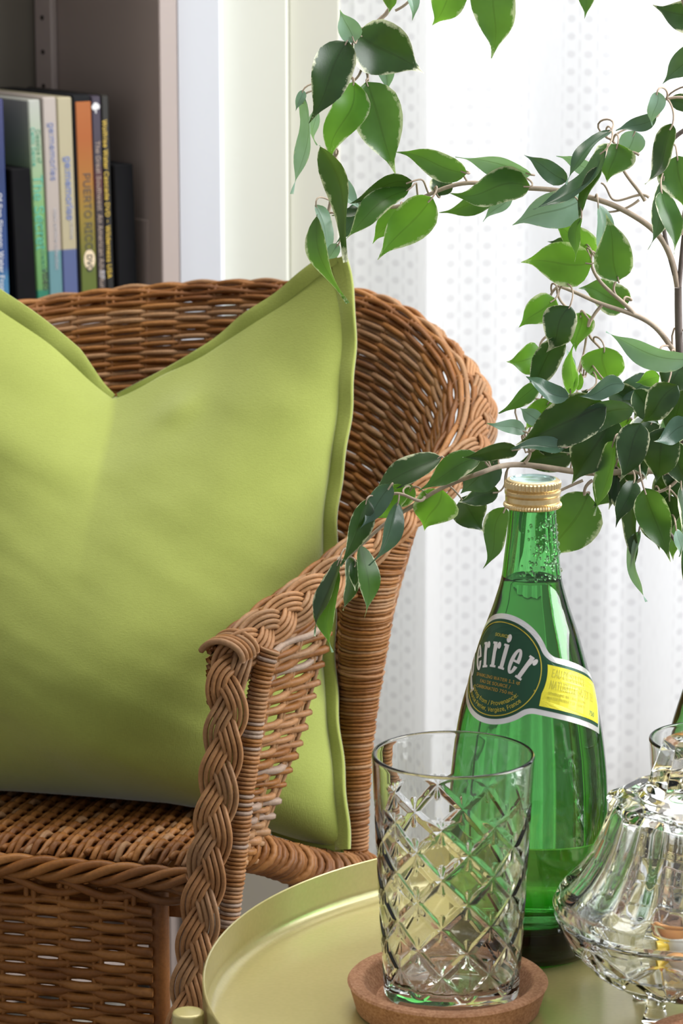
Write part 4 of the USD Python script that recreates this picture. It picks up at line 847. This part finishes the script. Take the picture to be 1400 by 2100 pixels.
LV = 'D leaf_dark G leaf_mid B leaf_backlit P leaf_pale S leaf_slate'.split(); LM = dict(zip(LV[::2], LV[1::2]))
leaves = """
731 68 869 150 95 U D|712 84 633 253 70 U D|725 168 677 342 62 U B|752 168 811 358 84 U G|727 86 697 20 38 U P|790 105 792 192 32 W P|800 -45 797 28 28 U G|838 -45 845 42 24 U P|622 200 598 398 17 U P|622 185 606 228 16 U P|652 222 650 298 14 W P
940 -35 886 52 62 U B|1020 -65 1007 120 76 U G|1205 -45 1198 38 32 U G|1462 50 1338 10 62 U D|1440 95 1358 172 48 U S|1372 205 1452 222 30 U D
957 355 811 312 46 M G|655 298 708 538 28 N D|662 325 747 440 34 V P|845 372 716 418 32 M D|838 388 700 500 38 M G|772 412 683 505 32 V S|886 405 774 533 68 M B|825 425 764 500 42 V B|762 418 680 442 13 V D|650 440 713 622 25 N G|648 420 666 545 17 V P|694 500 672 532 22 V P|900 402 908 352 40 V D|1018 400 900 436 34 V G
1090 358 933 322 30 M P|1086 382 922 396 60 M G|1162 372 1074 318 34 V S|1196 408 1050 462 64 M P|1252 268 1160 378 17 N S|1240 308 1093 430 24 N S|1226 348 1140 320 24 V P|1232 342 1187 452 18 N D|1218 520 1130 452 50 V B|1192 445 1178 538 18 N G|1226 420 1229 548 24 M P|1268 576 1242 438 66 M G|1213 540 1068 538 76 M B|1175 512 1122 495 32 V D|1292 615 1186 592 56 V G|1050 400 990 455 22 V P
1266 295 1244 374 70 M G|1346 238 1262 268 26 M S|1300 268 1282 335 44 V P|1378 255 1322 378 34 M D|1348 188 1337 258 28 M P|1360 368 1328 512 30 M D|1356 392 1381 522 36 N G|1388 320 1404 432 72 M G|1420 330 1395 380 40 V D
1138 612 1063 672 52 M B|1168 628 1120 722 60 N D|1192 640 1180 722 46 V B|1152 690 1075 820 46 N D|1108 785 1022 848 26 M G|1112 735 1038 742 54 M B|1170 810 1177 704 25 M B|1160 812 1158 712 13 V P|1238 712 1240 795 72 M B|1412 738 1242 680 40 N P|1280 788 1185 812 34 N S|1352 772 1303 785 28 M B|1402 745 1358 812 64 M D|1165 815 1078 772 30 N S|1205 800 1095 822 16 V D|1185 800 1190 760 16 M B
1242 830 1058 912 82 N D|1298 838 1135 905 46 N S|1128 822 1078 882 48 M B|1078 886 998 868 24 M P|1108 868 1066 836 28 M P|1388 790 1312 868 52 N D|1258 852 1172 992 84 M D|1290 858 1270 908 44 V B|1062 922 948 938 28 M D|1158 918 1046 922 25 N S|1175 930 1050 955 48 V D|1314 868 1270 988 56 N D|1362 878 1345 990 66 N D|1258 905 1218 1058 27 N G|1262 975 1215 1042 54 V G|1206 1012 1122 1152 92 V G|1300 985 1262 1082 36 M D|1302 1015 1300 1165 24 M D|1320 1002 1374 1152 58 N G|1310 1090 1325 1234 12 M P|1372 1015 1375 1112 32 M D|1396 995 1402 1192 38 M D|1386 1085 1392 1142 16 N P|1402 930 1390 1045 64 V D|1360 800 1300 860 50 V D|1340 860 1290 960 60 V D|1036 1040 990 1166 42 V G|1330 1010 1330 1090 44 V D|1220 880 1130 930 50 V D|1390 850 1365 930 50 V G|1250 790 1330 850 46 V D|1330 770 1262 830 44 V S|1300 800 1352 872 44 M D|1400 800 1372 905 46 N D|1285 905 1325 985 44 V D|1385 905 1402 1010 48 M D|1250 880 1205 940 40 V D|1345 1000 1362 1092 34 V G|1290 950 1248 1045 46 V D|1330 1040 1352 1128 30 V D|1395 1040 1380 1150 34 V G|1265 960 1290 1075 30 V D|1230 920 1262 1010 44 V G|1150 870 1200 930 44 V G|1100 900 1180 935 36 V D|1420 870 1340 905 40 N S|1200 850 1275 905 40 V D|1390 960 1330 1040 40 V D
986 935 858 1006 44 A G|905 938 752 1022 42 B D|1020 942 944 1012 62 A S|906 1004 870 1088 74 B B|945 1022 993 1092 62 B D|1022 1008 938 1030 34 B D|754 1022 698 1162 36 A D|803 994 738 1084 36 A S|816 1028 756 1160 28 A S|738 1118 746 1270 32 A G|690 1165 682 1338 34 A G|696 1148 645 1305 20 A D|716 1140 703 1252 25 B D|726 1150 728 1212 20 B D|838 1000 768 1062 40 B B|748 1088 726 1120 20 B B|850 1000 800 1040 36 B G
"""
YD = dict(W=1.892, U=1.86, V=1.845, M=1.815, N=1.795, A=1.785, B=1.805)
def leaf(bx, by, tx, ty, w, Yb, mat):
    Y0 = Yb + rng.uniform(-.004, .004); a = at(bx, by, Y0); b = at(tx, ty, Y0 + rng.uniform(-0.012, 0.012)); ax = b - a; L = np.linalg.norm(ax); ax /= L
    sc = ((a + b) / 2 - C) @ fw / FPX; view = unit((a + b) / 2 - C); W = 1.16 * w * sc; full = max(W, 0.36 * L); rollang = math.acos(min(1, W / full)) * (1 if rng.random() < .5 else -1) * 0.9
    side = unit(np.cross(ax, view)); nrm = np.cross(side, ax); nrm = nrm if nrm @ view < 0 else -nrm
    s2_, n2_ = side * math.cos(rollang) + nrm * math.sin(rollang), nrm * math.cos(rollang) - side * math.sin(rollang)
    nu_, nw = 21, 9; x = np.linspace(0, 1, nu_)
    prof = np.interp(x, [0, .03, .09, .2, .33, .46, .58, .70, .79, .86, .93, 1], [.05, .36, .68, .93, 1.0, .96, .82, .56, .31, .15, .07, .012])
    y = np.linspace(-1, 1, nw); bend = 0.13 * L * rng.uniform(0.3, 1.3) * (1 if rng.random() < .75 else -1); fold = full * 0.5 * rng.uniform(0.12, 0.42); sw = L * rng.uniform(-.06, .06)
    Vv = np.zeros((nu_, nw, 3)); UV = np.zeros((nu_, nw, 2))
    for i in range(nu_):
        c = a + ax * L * x[i] + n2_ * (bend * math.sin(math.pi * x[i]) * 0.9) + s2_ * sw * math.sin(2 * math.pi * x[i])
        hw = full / 2 * prof[i] * 1.06
        wave = 0.06 * full * math.sin(9 * x[i] + a[0] * 300) * y * np.abs(y)
        Vv[i] = c + s2_ * (hw * y)[:, None] + n2_ * (fold * prof[i] * (np.abs(y) ** 1.3 - 0.25) + wave)[:, None]
        UV[i, :, 0] = (y + 1) / 2; UV[i, :, 1] = x[i]
    Vv = Vv.reshape(-1, 3); F_ = grid_faces(nu_, nw); n0 = np.cross(Vv[F_[40, 1]] - Vv[F_[40, 0]], Vv[F_[40, 2]] - Vv[F_[40, 0]])
    if n0 @ n2_ < 0: F_ = F_[:, ::-1]
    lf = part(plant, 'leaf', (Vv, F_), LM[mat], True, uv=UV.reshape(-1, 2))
    q = BALL[np.argmin(np.linalg.norm(BALL - a, axis=1) + 0.35 * np.maximum(0, (a - BALL)[:, 2]))]; dq = np.linalg.norm(q - a)
    if 0.004 < dq < 0.055:
        mid = (a + q) / 2 + np.array([rng.uniform(-.1, .1), 0, rng.uniform(0.1, 0.3)]) * dq
        part(lf, 'petiole', tube(spline([q, mid, a - ax * 0.001, a + ax * 0.004], 12), np.linspace(0.00065, 0.00055, 12), 6), 'stem_tan', True)
BALL = np.vstack(BRP)
for ln in leaves.strip().split('\n'):
    for it in ln.split('|'):
        q = it.split(); leaf(*map(float, q[:5]), YD[q[5]] - (0.05 if float(q[1]) > 760 and float(q[0]) > 1000 and q[5] in 'MNV' else 0), q[6])
